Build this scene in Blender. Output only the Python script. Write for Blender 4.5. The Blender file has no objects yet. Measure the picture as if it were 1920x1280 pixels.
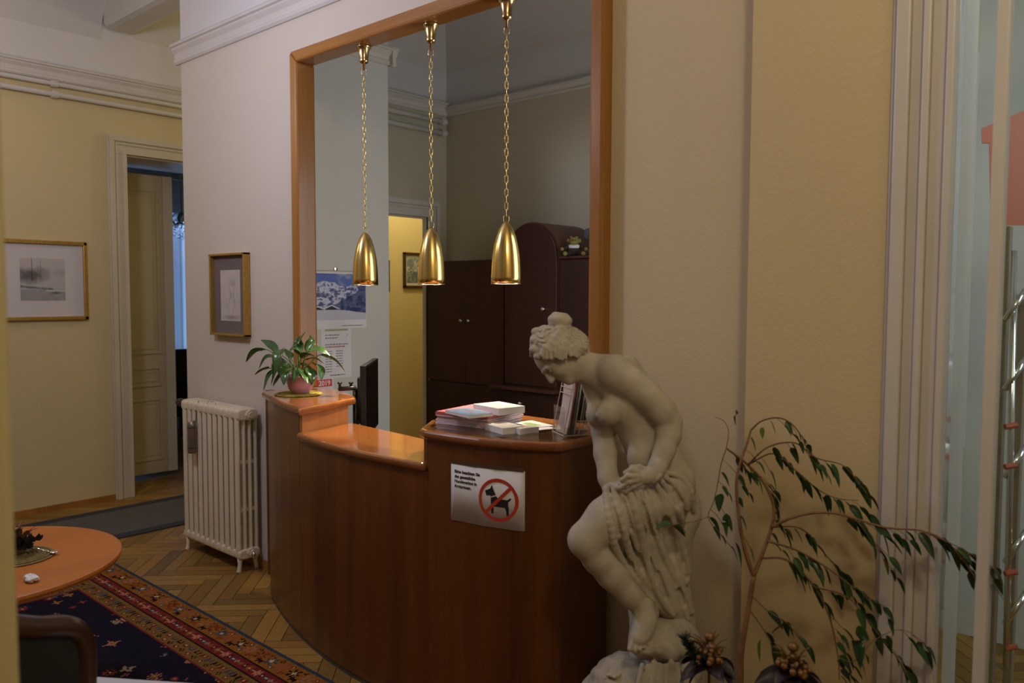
import bpy, bmesh, math, random
import numpy as np
from mathutils import Vector, Matrix, Euler

random.seed(7)
rng = np.random.RandomState(11)
SC = bpy.context.scene
COL = SC.collection
PI = math.pi

# ---------------------------------------------------------------- camera model
FOC = 1503.5
YAW, PITCH, ROLL = math.radians(41.81), math.radians(3.365), math.radians(0.206)
_F0 = Vector((-math.sin(YAW), math.cos(YAW), 0)); _R0 = Vector((math.cos(YAW), math.sin(YAW), 0)); _Z = Vector((0, 0, 1))
CF = _F0*math.cos(PITCH) - _Z*math.sin(PITCH)
_U0 = _Z*math.cos(PITCH) + _F0*math.sin(PITCH)
CR = _R0*math.cos(ROLL) + _U0*math.sin(ROLL)
CU = _U0*math.cos(ROLL) - _R0*math.sin(ROLL)
CO = Vector((0, 0, 1.6))

def at(px, py, depth):
    """surveyed point: sight line through the photograph at a measured depth (metres)"""
    return CO + (CF + CR*((px-960)/FOC) - CU*((py-640)/FOC))*depth

cam_d = bpy.data.cameras.new('camera'); cam = bpy.data.objects.new('camera', cam_d); COL.objects.link(cam)
cam_d.sensor_width = 36.0; cam_d.lens = 36.0*FOC/1920.0
cam_d.clip_start = 0.05; cam_d.clip_end = 60
cam_d.dof.use_dof = True; cam_d.dof.focus_distance = 3.6; cam_d.dof.aperture_fstop = 3.2
_m = Matrix((CR, CU, -CF)).transposed().to_4x4(); _m.translation = CO
cam.matrix_world = _m
SC.camera = cam

# ---------------------------------------------------------------- materials
def S(r, g, b):
    f = lambda c: (c/255.0)/12.92 if c/255.0 <= .04045 else ((c/255.0+.055)/1.055)**2.4
    return (f(r), f(g), f(b), 1.0)

def new_mat(name):
    m = bpy.data.materials.new(name); m.use_nodes = True
    nt = m.node_tree; b = nt.nodes['Principled BSDF']
    return m, nt, b

def lin(nt, a, b): nt.links.new(a, b)

def mat_plain(name, col, rough=.5, metal=0., noise=.0, nscale=20., bump=0., bscale=60., spec=.5, coat=0.):
    m, nt, b = new_mat(name)
    b.inputs['Roughness'].default_value = rough; b.inputs['Metallic'].default_value = metal
    b.inputs['Specular IOR Level'].default_value = spec
    if coat: b.inputs['Coat Weight'].default_value = coat; b.inputs['Coat Roughness'].default_value = .08
    tc = nt.nodes.new('ShaderNodeTexCoord')
    if noise > 0:
        n = nt.nodes.new('ShaderNodeTexNoise'); n.inputs['Scale'].default_value = nscale; n.inputs['Detail'].default_value = 4
        lin(nt, tc.outputs['Object'], n.inputs['Vector'])
        r = nt.nodes.new('ShaderNodeValToRGB')
        r.color_ramp.elements[0].color = tuple(c*(1-noise) for c in col[:3])+(1,)
        r.color_ramp.elements[1].color = tuple(min(1, c*(1+noise)) for c in col[:3])+(1,)
        r.color_ramp.elements[0].position = .3; r.color_ramp.elements[1].position = .7
        lin(nt, n.outputs['Fac'], r.inputs['Fac']); lin(nt, r.outputs['Color'], b.inputs['Base Color'])
    else:
        b.inputs['Base Color'].default_value = col
    if bump > 0:
        n2 = nt.nodes.new('ShaderNodeTexNoise'); n2.inputs['Scale'].default_value = bscale; n2.inputs['Detail'].default_value = 5
        lin(nt, tc.outputs['Object'], n2.inputs['Vector'])
        bp = nt.nodes.new('ShaderNodeBump'); bp.inputs['Strength'].default_value = bump; bp.inputs['Distance'].default_value = .01
        lin(nt, n2.outputs['Fac'], bp.inputs['Height']); lin(nt, bp.outputs['Normal'], b.inputs['Normal'])
    return m

def mat_wood(name, c0, c1, axis='Z', rough=.3, scale=6., coat=.0, stretch=.06):
    """grain runs along axis"""
    m, nt, b = new_mat(name)
    tc = nt.nodes.new('ShaderNodeTexCoord'); mp = nt.nodes.new('ShaderNodeMapping')
    s = [1., 1., 1.]; s['XYZ'.index(axis)] = stretch
    mp.inputs['Scale'].default_value = s
    lin(nt, tc.outputs['Object'], mp.inputs['Vector'])
    n = nt.nodes.new('ShaderNodeTexNoise'); n.inputs['Scale'].default_value = scale; n.inputs['Detail'].default_value = 3; n.inputs['Distortion'].default_value = .6
    n2 = nt.nodes.new('ShaderNodeTexNoise'); n2.inputs['Scale'].default_value = scale*14; n2.inputs['Detail'].default_value = 5
    lin(nt, mp.outputs['Vector'], n.inputs['Vector']); lin(nt, mp.outputs['Vector'], n2.inputs['Vector'])
    mx = nt.nodes.new('ShaderNodeMath'); mx.operation = 'MULTIPLY_ADD'; mx.inputs[1].default_value = .35
    lin(nt, n2.outputs['Fac'], mx.inputs[0]); lin(nt, n.outputs['Fac'], mx.inputs[2])
    r = nt.nodes.new('ShaderNodeValToRGB')
    r.color_ramp.elements[0].position = .42; r.color_ramp.elements[1].position = .92
    r.color_ramp.elements[0].color = c0; r.color_ramp.elements[1].color = c1
    lin(nt, mx.outputs['Value'], r.inputs['Fac']); lin(nt, r.outputs['Color'], b.inputs['Base Color'])
    b.inputs['Roughness'].default_value = rough
    if coat: b.inputs['Coat Weight'].default_value = coat; b.inputs['Coat Roughness'].default_value = .12
    return m

def mat_attr(name, rough=.6, spec=.3, coat=0., bump=0., bscale=200.):
    m, nt, b = new_mat(name)
    a = nt.nodes.new('ShaderNodeAttribute'); a.attribute_name = 'Col'
    lin(nt, a.outputs['Color'], b.inputs['Base Color'])
    b.inputs['Roughness'].default_value = rough; b.inputs['Specular IOR Level'].default_value = spec
    if coat: b.inputs['Coat Weight'].default_value = coat; b.inputs['Coat Roughness'].default_value = .1
    if bump:
        tc = nt.nodes.new('ShaderNodeTexCoord')
        n2 = nt.nodes.new('ShaderNodeTexNoise'); n2.inputs['Scale'].default_value = bscale
        lin(nt, tc.outputs['Object'], n2.inputs['Vector'])
        bp = nt.nodes.new('ShaderNodeBump'); bp.inputs['Strength'].default_value = bump; bp.inputs['Distance'].default_value = .004
        lin(nt, n2.outputs['Fac'], bp.inputs['Height']); lin(nt, bp.outputs['Normal'], b.inputs['Normal'])
    return m

def mat_wall(name, low, high, zsplit):
    """painted plaster: one colour below the picture rail, another above it"""
    m, nt, b = new_mat(name)
    g = nt.nodes.new('ShaderNodeNewGeometry'); sp = nt.nodes.new('ShaderNodeSeparateXYZ')
    lin(nt, g.outputs['Position'], sp.inputs[0])
    gt = nt.nodes.new('ShaderNodeMath'); gt.operation = 'GREATER_THAN'; gt.inputs[1].default_value = zsplit
    lin(nt, sp.outputs['Z'], gt.inputs[0])
    mx = nt.nodes.new('ShaderNodeMix'); mx.data_type = 'RGBA'
    mx.inputs['A'].default_value = low; mx.inputs['B'].default_value = high
    lin(nt, gt.outputs[0], mx.inputs['Factor']); 
    n = nt.nodes.new('ShaderNodeTexNoise'); n.inputs['Scale'].default_value = 1.6; n.inputs['Detail'].default_value = 3
    lin(nt, g.outputs['Position'], n.inputs['Vector'])
    mr = nt.nodes.new('ShaderNodeMapRange'); mr.inputs['To Min'].default_value = .95; mr.inputs['To Max'].default_value = 1.04
    lin(nt, n.outputs['Fac'], mr.inputs['Value'])
    mu = nt.nodes.new('ShaderNodeVectorMath'); mu.operation = 'SCALE'
    lin(nt, mx.outputs['Result'], mu.inputs[0]); lin(nt, mr.outputs['Result'], mu.inputs['Scale'])
    lin(nt, mu.outputs['Vector'], b.inputs['Base Color'])
    b.inputs['Roughness'].default_value = .75; b.inputs['Specular IOR Level'].default_value = .25
    n2 = nt.nodes.new('ShaderNodeTexNoise'); n2.inputs['Scale'].default_value = 85; n2.inputs['Detail'].default_value = 4
    lin(nt, g.outputs['Position'], n2.inputs['Vector'])
    bp = nt.nodes.new('ShaderNodeBump'); bp.inputs['Strength'].default_value = .16; bp.inputs['Distance'].default_value = .006
    lin(nt, n2.outputs['Fac'], bp.inputs['Height']); lin(nt, bp.outputs['Normal'], b.inputs['Normal'])
    return m

def mat_pane(name, tint=(.90, .95, .93, 1), rough=.03, refl=.9):
    """thin clear sheet: tinted transmission plus a Fresnel reflection"""
    m, nt, b = new_mat(name); nt.nodes.remove(b)
    t = nt.nodes.new('ShaderNodeBsdfTransparent'); t.inputs['Color'].default_value = tint
    g = nt.nodes.new('ShaderNodeBsdfGlossy'); g.inputs['Color'].default_value = (refl, refl, refl, 1); g.inputs['Roughness'].default_value = rough
    lw = nt.nodes.new('ShaderNodeLayerWeight'); pw = nt.nodes.new('ShaderNodeMath'); pw.operation = 'POWER'; pw.inputs[1].default_value = 4.0
    lin(nt, lw.outputs['Facing'], pw.inputs[0])
    f = nt.nodes.new('ShaderNodeMath'); f.operation = 'MULTIPLY_ADD'; f.inputs[1].default_value = .8; f.inputs[2].default_value = .03
    lin(nt, pw.outputs[0], f.inputs[0])
    x = nt.nodes.new('ShaderNodeMixShader'); lin(nt, f.outputs[0], x.inputs[0]); lin(nt, t.outputs[0], x.inputs[1]); lin(nt, g.outputs[0], x.inputs[2])
    lin(nt, x.outputs[0], nt.nodes['Material Output'].inputs['Surface'])
    return m

def mat_glass(name, col=(.9, .97, .95, 1), rough=.02, alpha=.25):
    m, nt, b = new_mat(name)
    b.inputs['Base Color'].default_value = col; b.inputs['Roughness'].default_value = rough
    b.inputs['Transmission Weight'].default_value = 1.0 - alpha; b.inputs['IOR'].default_value = 1.2
    return m

def mat_emit(name, col, strength):
    m, nt, b = new_mat(name)
    b.inputs['Base Color'].default_value = (0, 0, 0, 1)
    b.inputs['Emission Color'].default_value = col; b.inputs['Emission Strength'].default_value = strength
    return m

M = {}
PAINT = (.61, .55, .455, 1); WHITE = (.66, .64, .62, 1)
M['wall'] = mat_wall('yellow_plaster', PAINT, WHITE, 3.13)
M['wall_hall'] = mat_wall('yellow_plaster_hall', (.60, .50, .27, 1), WHITE, 3.20)
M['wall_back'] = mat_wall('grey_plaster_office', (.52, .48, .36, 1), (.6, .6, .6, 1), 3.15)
M['wall_pale'] = mat_wall('pale_plaster_pier', (.60, .61, .58, 1), (.6, .6, .6, 1), 3.15)
M['wall_near'] = mat_wall('dimmed_plaster_near', (.46, .39, .20, 1), WHITE, 3.6)  # darker copy of the yellow plaster; its dimness is put into the colour
M['wall_mr'] = mat_wall('warm_lit_plaster_beside_opening', (.62, .525, .345, 1), WHITE, 3.6)  # same plaster as the reception wall, with warm light mixed into the colour
M['wall_right'] = mat_wall('warm_lit_plaster_right', (.62, .50, .285, 1), WHITE, 3.6)  # yellower copy of that plaster; the warm lighting is part of the colour
M['white'] = mat_plain('white_gloss_paint', (.60, .57, .52, 1), .4, noise=.04, nscale=3)
M['ceil'] = mat_plain('ceiling_white', (.58, .56, .53, 1), .85, noise=.04, nscale=1.5)
M['trimcream'] = mat_plain('cream_door_paint', (.56, .50, .36, 1), .4, noise=.05, nscale=3)
M['doorpaint'] = mat_plain('door_leaf_cream', (.50, .43, .25, 1), .4, noise=.05, nscale=3)
M['frame'] = mat_wood('cherry_frame', (.26, .105, .020, 1), (.42, .19, .042, 1), 'Z', .3, 7, coat=.12)
M['frameX'] = mat_wood('cherry_frame_rail', (.26, .105, .020, 1), (.42, .19, .042, 1), 'X', .3, 7, coat=.12)
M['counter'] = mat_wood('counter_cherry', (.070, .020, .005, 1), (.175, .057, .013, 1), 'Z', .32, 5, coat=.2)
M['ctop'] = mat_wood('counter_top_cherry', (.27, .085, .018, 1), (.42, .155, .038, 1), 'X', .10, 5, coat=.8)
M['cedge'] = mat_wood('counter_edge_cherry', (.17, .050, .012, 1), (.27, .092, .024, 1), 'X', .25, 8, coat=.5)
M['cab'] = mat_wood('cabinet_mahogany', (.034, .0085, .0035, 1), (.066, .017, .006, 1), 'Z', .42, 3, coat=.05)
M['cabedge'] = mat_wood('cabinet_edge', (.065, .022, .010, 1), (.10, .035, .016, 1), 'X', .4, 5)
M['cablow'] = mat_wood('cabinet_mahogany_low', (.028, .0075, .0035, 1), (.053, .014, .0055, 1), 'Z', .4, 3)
M['brass'] = mat_plain('polished_brass', (.84, .62, .22, 1), .21, 1.0)
M['brassdark'] = mat_plain('bronze_brass', (.62, .46, .24, 1), .2, 1.0)
M['gold'] = mat_plain('gilt_frame', (.48, .30, .07, 1), .38, .7, noise=.15, nscale=60)
M['rad'] = mat_plain('radiator_enamel', (.66, .58, .42, 1), .35, noise=.05, nscale=6)
M['black'] = mat_plain('black_plastic', (.010, .010, .011, 1), .35)
M['darkbrown'] = mat_plain('dark_plastic_brown', (.018, .010, .008, 1), .4)
M['paper'] = mat_plain('white_paper', (.74, .73, .76, 1), .7)
M['ink'] = mat_plain('black_ink', (.014, .012, .014, 1), .6)
M['greyink'] = mat_plain('grey_ink', (.16, .16, .22, 1), .7)
M['red'] = mat_plain('sign_red', (.52, .045, .02, 1), .6)
M['redcal'] = mat_plain('calendar_red', (.70, .035, .03, 1), .6)
M['stone'] = mat_plain('cast_stone', (.45, .41, .325, 1), .72, noise=.13, nscale=16, bump=.12, bscale=140, spec=.3)
M['stone2'] = mat_plain('cast_stone_rock', (.40, .365, .29, 1), .8, noise=.18, nscale=12, bump=.3, bscale=60, spec=.3)
M['leaf'] = mat_plain('ficus_leaf', (.022, .060, .014, 1), .35, noise=.5, nscale=9)
M['leafy'] = mat_plain('ficus_leaf_young', (.12, .17, .02, 1), .4, noise=.2, nscale=9)
M['lily'] = mat_plain('lily_leaf', (.040, .095, .020, 1), .25, noise=.45, nscale=16)
M['bark'] = mat_plain('ficus_bark', (.20, .095, .040, 1), .7, noise=.3, nscale=30)
M['twig'] = mat_plain('ficus_twig', (.14, .075, .03, 1), .7)
M['pot'] = mat_plain('pink_ceramic', (.56, .26, .33, 1), .18, noise=.06, nscale=10)
M['straw2'] = mat_plain('olive_straw_mat', (.20, .15, .045, 1), .85, noise=.25, nscale=90, bump=.6, bscale=160)
M['straw'] = mat_plain('straw_mat', (.46, .36, .07, 1), .8, noise=.25, nscale=90, bump=.6, bscale=160)
M['soil'] = mat_plain('potting_soil', (.03, .02, .012, 1), .95, bump=.6)
M['tabletop'] = mat_wood('orange_cherry_table', (.36, .100, .009, 1), (.46, .150, .014, 1), 'Y', .5, 5)
M['chairwood'] = mat_wood('dark_chair_wood', (.030, .012, .007, 1), (.055, .022, .012, 1), 'Z', .3, 8, coat=.3)
M['upholstery'] = mat_plain('dark_upholstery', (.012, .014, .013, 1), .8, bump=.2, bscale=300)
M['chrome'] = mat_plain('chrome', (.8, .8, .82, 1), .12, 1.0)
M['pewter'] = mat_plain('knob_metal', (.75, .72, .66, 1), .2, 1.0)
M['attr_matte'] = mat_attr('coloured_matte', .75, .2)
M['attr_wool'] = mat_attr('knotted_wool', .95, .08, bump=.5, bscale=400)
M['attr_print'] = mat_attr('printed_sheet', .5, .35)
M['attr_floor'] = mat_attr('oak_parquet', .38, .4, bump=.0)
M['glass'] = mat_pane('clear_glass')
M['acryl'] = mat_pane('clear_acrylic', (.93, .93, .90, 1))
M['matboard'] = mat_plain('grey_brown_mount', (.15, .12, .11, 1), .8)
M['whitemount'] = mat_plain('white_mount', (.60, .57, .56, 1), .8)

# ---------------------------------------------------------------- mesh helpers
def wmat(o):
    m = Matrix.Identity(4)
    while o is not None:
        m = (Matrix.LocRotScale(o.location, o.rotation_euler, o.scale)) @ m
        o = o.parent
    return m

def obj(name, bm, mat, parent=None, smooth=False, bevel=0., seg=2, autosm=None):
    """link bm (world coordinates) as ONE mesh object, under parent when given"""
    me = bpy.data.meshes.new(name)
    if parent is not None:
        bm.transform(wmat(parent).inverted())
    bmesh.ops.recalc_face_normals(bm, faces=bm.faces)
    bm.to_mesh(me); bm.free()
    o = bpy.data.objects.new(name, me); COL.objects.link(o)
    if mat: me.materials.append(mat)
    if parent is not None: o.parent = parent
    if smooth:
        me.polygons.foreach_set('use_smooth', [True]*len(me.polygons))
    if bevel > 0:
        md = o.modifiers.new('bevel', 'BEVEL'); md.width = bevel; md.segments = seg; md.limit_method = 'ANGLE'; md.angle_limit = math.radians(40)
    return o

def tag(o, label, cat, group=None):
    o['label'] = label; o['category'] = cat
    if group: o['group'] = group
    return o

def thing(name, label, cat, loc=(0, 0, 0), rz=0., group=None):
    o = bpy.data.objects.new(name, None); COL.objects.link(o)
    o.location = loc; o.rotation_euler = (0, 0, rz); o.empty_display_size = .1
    return tag(o, label, cat, group)

def struct(name, bm, mat, bevel=0., smooth=False, parent=None):
    o = obj(name, bm, mat, parent, smooth=smooth, bevel=bevel)
    if parent is None: o['kind'] = 'structure'
    return o

def nb(): return bmesh.new()

def box(bm, x0, x1, y0, y1, z0, z1, mtx=None):
    r = bmesh.ops.create_cube(bm, size=1.0)
    for v in r['verts']:
        v.co = Vector(((x0+x1)/2+v.co.x*(x1-x0), (y0+y1)/2+v.co.y*(y1-y0), (z0+z1)/2+v.co.z*(z1-z0)))
        if mtx is not None: v.co = mtx @ v.co
    return r['verts']

def prism(bm, poly, z0, z1, mtx=None):
    n = len(poly)
    a = [bm.verts.new((p[0], p[1], z0)) for p in poly]; b = [bm.verts.new((p[0], p[1], z1)) for p in poly]
    bm.faces.new(a[::-1]); bm.faces.new(b)
    for i in range(n): bm.faces.new((a[i], a[(i+1) % n], b[(i+1) % n], b[i]))
    if mtx is not None:
        for v in a+b: v.co = mtx @ v.co
    return a+b

def lathe(bm, prof, c=(0, 0, 0), seg=32, mtx=None, cap=True):
    rings = []
    for r, z in prof:
        if r < 1e-5: rings.append([bm.verts.new((c[0], c[1], c[2]+z))])
        else: rings.append([bm.verts.new((c[0]+r*math.cos(2*PI*i/seg), c[1]+r*math.sin(2*PI*i/seg), c[2]+z)) for i in range(seg)])
    for A, B in zip(rings[:-1], rings[1:]):
        for i in range(seg):
            j = (i+1) % seg
            if len(A) == 1 and len(B) == 1: continue
            if len(A) == 1: bm.faces.new((A[0], B[j], B[i]))
            elif len(B) == 1: bm.faces.new((A[i], A[j], B[0]))
            else: bm.faces.new((A[i], A[j], B[j], B[i]))
    if cap:
        if len(rings[0]) > 1: bm.faces.new(rings[0][::-1])
        if len(rings[-1]) > 1: bm.faces.new(rings[-1])
    vs = [v for R in rings for v in R]
    if mtx is not None:
        for v in vs: v.co = mtx @ v.co
    return vs

def tube(bm, pts, rad, seg=8, closed=False, cap=True):
    pts = [Vector(p) for p in pts]; n = len(pts)
    if not hasattr(rad, '__len__'): rad = [rad]*n
    rings = []; ref = None
    for i, p in enumerate(pts):
        if closed: t = pts[(i+1) % n]-pts[i-1]
        else: t = pts[min(i+1, n-1)]-pts[max(i-1, 0)]
        if t.length < 1e-9: t = Vector((0, 0, 1))
        t.normalize()
        if ref is None:
            ref = Vector((0, 0, 1)) if abs(t.z) < .9 else Vector((1, 0, 0))
        u = ref - t*ref.dot(t)
        if u.length < 1e-6: u = t.orthogonal()
        u.normalize(); ref = u; w = t.cross(u)
        rings.append([bm.verts.new(p+(u*math.cos(2*PI*k/seg)+w*math.sin(2*PI*k/seg))*rad[i]) for k in range(seg)])
    m = n if closed else n-1
    for i in range(m):
        A, B = rings[i], rings[(i+1) % n]
        for k in range(seg): bm.faces.new((A[k], A[(k+1) % seg], B[(k+1) % seg], B[k]))
    if cap and not closed:
        bm.faces.new(rings[0][::-1]); bm.faces.new(rings[-1])
    return [v for R in rings for v in R]

def sphere(bm, c, r, sx=1, sy=1, sz=1, seg=16, mtx=None):
    q = bmesh.ops.create_uvsphere(bm, u_segments=seg, v_segments=max(6, seg//2), radius=1.0)
    for v in q['verts']:
        v.co = Vector((v.co.x*r*sx, v.co.y*r*sy, v.co.z*r*sz))
        if mtx is not None: v.co = mtx @ v.co
        v.co += Vector(c)
    return q['verts']

def molding(bm, prof, a, b, out):
    """extrude profile [(out, z)...] (closed polygon) from a to b (xy); out = outward xy unit"""
    A = [bm.verts.new((a[0]+out[0]*p, a[1]+out[1]*p, z)) for p, z in prof]
    B = [bm.verts.new((b[0]+out[0]*p, b[1]+out[1]*p, z)) for p, z in prof]
    n = len(prof)
    for i in range(n): bm.faces.new((A[i], A[(i+1) % n], B[(i+1) % n], B[i]))
    bm.faces.new(A[::-1]); bm.faces.new(B)

def catmull(pts, n=8):
    pts = [Vector(p) for p in pts]
    if len(pts) < 3: return pts
    out = []
    P = [pts[0]*2-pts[1]]+pts+[pts[-1]*2-pts[-2]]
    for i in range(1, len(P)-2):
        p0, p1, p2, p3 = P[i-1:i+3]
        for k in range(n):
            t = k/n
            out.append(.5*((2*p1)+(p2-p0)*t+(2*p0-5*p1+4*p2-p3)*t*t+(3*p1-p0-3*p2+p3)*t**3))
    out.append(pts[-1]); return out

def color_sheet(name, origin, eu, ev, nu, nv, rgb, mat, parent=None, thick=0.):
    """flat sheet of nu x nv coloured cells (printed / woven pattern); rgb array (nv,nu,3) linear; row 0 = ev start"""
    origin = Vector(origin); eu = Vector(eu); ev = Vector(ev)
    us = np.linspace(0, 1, nu+1); vs = np.linspace(0, 1, nv+1)
    U, V = np.meshgrid(us, vs)
    co = np.array(origin)[None, :]+U.reshape(-1, 1)*np.array(eu)[None, :]+V.reshape(-1, 1)*np.array(ev)[None, :]
    if parent is not None:
        mi = np.array(wmat(parent).inverted()); co = co @ mi[:3, :3].T+mi[:3, 3]
    idx = np.arange((nu+1)*(nv+1)).reshape(nv+1, nu+1)
    q = np.stack([idx[:-1, :-1], idx[:-1, 1:], idx[1:, 1:], idx[1:, :-1]], -1).reshape(-1, 4)
    me = bpy.data.meshes.new(name)
    me.vertices.add(len(co)); me.vertices.foreach_set('co', co.astype(np.float32).ravel())
    me.loops.add(q.size); me.loops.foreach_set('vertex_index', q.astype(np.int32).ravel())
    me.polygons.add(len(q)); me.polygons.foreach_set('loop_start', np.arange(0, q.size, 4, dtype=np.int32))
    me.update(calc_edges=True)
    at_ = me.color_attributes.new('Col', 'FLOAT_COLOR', 'CORNER')
    c = np.ones((len(q), 4, 4), np.float32); c[:, :, :3] = np.clip(rgb.reshape(-1, 1, 3), 0, 1)
    at_.data.foreach_set('color', c.ravel())
    me.materials.append(mat)
    o = bpy.data.objects.new(name, me); COL.objects.link(o)
    if parent is not None: o.parent = parent
    if thick:
        md = o.modifiers.new('thick', 'SOLIDIFY'); md.thickness = thick; md.offset = -1
    return o

def text_mesh(name, s, size, mtx, mat, parent=None, bold=0.0, align='LEFT'):
    cu = bpy.data.curves.new('tmp_text', 'FONT'); cu.body = s; cu.size = size; cu.offset = bold; cu.align_x = align
    cu.extrude = .0003; cu.resolution_u = 3
    t = bpy.data.objects.new('tmp_text', cu); COL.objects.link(t)
    bpy.context.view_layer.update()
    me = bpy.data.meshes.new_from_object(t.evaluated_get(bpy.context.evaluated_depsgraph_get()))
    bpy.data.objects.remove(t); bpy.data.curves.remove(cu)
    me.transform(mtx)
    if parent is not None: me.transform(wmat(parent).inverted())
    me.name = name; me.materials.clear(); me.materials.append(mat)
    o = bpy.data.objects.new(name, me); COL.objects.link(o)
    if parent is not None: o.parent = parent
    return o

def frame_mtx(origin, ex, ey):
    ex = Vector(ex).normalized(); ey = Vector(ey).normalized(); ez = ex.cross(ey)
    m = Matrix((ex, ey, ez)).transposed().to_4x4(); m.translation = Vector(origin); return m

def vnoise(nx, ny, f, seed=0):
    r = np.random.RandomState(seed); g = r.rand(f+3, f+3)
    x = np.linspace(0, f, nx); y = np.linspace(0, f, ny)
    X, Y = np.meshgrid(x, y); xi = X.astype(int); yi = Y.astype(int); fx = X-xi; fy = Y-yi
    fx = fx*fx*(3-2*fx); fy = fy*fy*(3-2*fy)
    return (g[yi, xi]*(1-fx)+g[yi, xi+1]*fx)*(1-fy)+(g[yi+1, xi]*(1-fx)+g[yi+1, xi+1]*fx)*fy

def fbm(nx, ny, f, oct=4, seed=0):
    o = 0; a = 1; s = 0
    for k in range(oct):
        o = o+a*vnoise(nx, ny, f*2**k, seed+k); s += a; a *= .5
    return o/s

def copy_tree(root, loc=None, rz=None, label=None):
    r = root.copy(); COL.objects.link(r)
    if loc is not None: r.location = loc
    if rz is not None: r.rotation_euler = (0, 0, rz)
    if label: r['label'] = label
    for ch in list(root.children):
        c = ch.copy(); COL.objects.link(c); c.parent = r
        for g in list(ch.children):
            d = g.copy(); COL.objects.link(d); d.parent = c
    return r
# ================================================================ room shell
XH, YW, XC = -6.38, 2.47, -5.05      # hall wall, reception wall, reception wall's free end
CEIL = 3.85
# ---- parquet: herringbone, every block a face with its own oak tone
def parquet():
    L, W = .45, .075
    V, Fc, C = [], [], []
    r = np.random.RandomState(3)
    ca, sa = math.cos(math.radians(45)), math.sin(math.radians(45))
    n = int(L/W)
    g = .0015
    for i in range(-110, 190):
        for j in range(-22, 24):
            # herringbone lattice: horizontal block + vertical block
            ox, oy = i*W + j*L, i*W - j*L
            for (x0, y0, x1, y1) in ((ox, oy, ox+L, oy+W), (ox-W, oy, ox, oy+L)):
                P = [(x0+g, y0+g), (x1-g, y0+g), (x1-g, y1-g), (x0+g, y1-g)]
                Q = [(p[0]*ca-p[1]*sa-3.2, p[0]*sa+p[1]*ca-3.0) for p in P]
                cx = sum(q[0] for q in Q)/4; cy = sum(q[1] for q in Q)/4
                if not (-9.3 < cx < 1.2 and -3.2 < cy < 7.2): continue
                b = len(V); V += [(q[0], q[1], 0.) for q in Q]; Fc.append((b, b+1, b+2, b+3))
                t = r.rand(); w = r.rand()
                C.append((.265*(.62+.62*t), .152*(.60+.60*t)*(.93+.12*w), .034*(.60+.5*t)*(.85+.3*w)))
    b = len(V); V += [(-9.5, -3.3, -.004), (1.3, -3.3, -.004), (1.3, 7.3, -.004), (-9.5, 7.3, -.004)]; Fc.append((b, b+1, b+2, b+3)); C.append((.02, .012, .006))
    b = len(V); V += [(-9.5, -3.3, -.1), (1.3, -3.3, -.1), (1.3, 7.3, -.1), (-9.5, 7.3, -.1)]; Fc.append((b+3, b+2, b+1, b)); C.append((.02, .012, .006))
    me = bpy.data.meshes.new('floor'); me.from_pydata(V, [], Fc); me.update()
    a = me.color_attributes.new('Col', 'FLOAT_COLOR', 'CORNER')
    c = np.ones((len(Fc), 4, 4), np.float32); c[:, :, :3] = np.array(C)[:, None, :]; a.data.foreach_set('color', c.ravel())
    m, nt, bs = new_mat('oak_parquet_blocks')
    at_ = nt.nodes.new('ShaderNodeAttribute'); at_.attribute_name = 'Col'
    tc = nt.nodes.new('ShaderNodeTexCoord'); n_ = nt.nodes.new('ShaderNodeTexNoise'); n_.inputs['Scale'].default_value = 38; n_.inputs['Detail'].default_value = 6
    lin(nt, tc.outputs['Object'], n_.inputs['Vector'])
    mr = nt.nodes.new('ShaderNodeMapRange'); mr.inputs['To Min'].default_value = .7; mr.inputs['To Max'].default_value = 1.3
    lin(nt, n_.outputs['Fac'], mr.inputs['Value'])
    sc = nt.nodes.new('ShaderNodeVectorMath'); sc.operation = 'SCALE'
    lin(nt, at_.outputs['Color'], sc.inputs[0]); lin(nt, mr.outputs['Result'], sc.inputs['Scale']); lin(nt, sc.outputs['Vector'], bs.inputs['Base Color'])
    bs.inputs['Roughness'].default_value = .48; bs.inputs['Specular IOR Level'].default_value = .35
    me.materials.append(m)
    o = bpy.data.objects.new('floor', me); COL.objects.link(o); o['kind'] = 'structure'
parquet()

# ---- walls
def wallbox(name, mat, *boxes):
    bm = nb()
    for b in boxes: box(bm, *b)
    return struct(name, bm, mat)

# hall wall with the double-door opening (Y 2.665..3.55)
DY0, DY1, DZ = 2.665, 3.62, 2.66
wallbox('wall_left', M['wall_hall'], (XH-.52, XH, -2.6, DY0, 0, CEIL), (XH-.52, XH, DY1, 7.0, 0, CEIL), (XH-.52, XH, DY0, DY1, DZ, CEIL))
# reception wall left of the opening, with the pier behind it
bm = nb(); prism(bm, [(XC, YW), (-3.735, YW), (-3.735, 2.56), (-4.08, 2.56), (-4.08, 3.36), (XC, 3.36)], 0, CEIL)
struct('wall_middle', bm, M['wall'])
bm = nb(); box(bm, -4.086, -4.0795, 2.58, 3.3595, 0, 3.08); struct('trim_1', bm, M['wall_pale'])
# lintel above the opening and wall right of it
wallbox('wall_lintel', M['wall'], (-3.735, -1.724, YW, 2.56, 2.868, CEIL))
wallbox('wall_middle_right', M['wall_mr'], (-1.724, -1.137, YW, 2.62, 0, CEIL))
wallbox('wall_right', M['wall_right'], (-1.137, -.575, 2.385, 2.62, 0, CEIL), (-.575, .42, 2.385, 2.62, 3.0, CEIL), (.42, 1.1, 2.385, 2.62, 0, CEIL))
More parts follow.
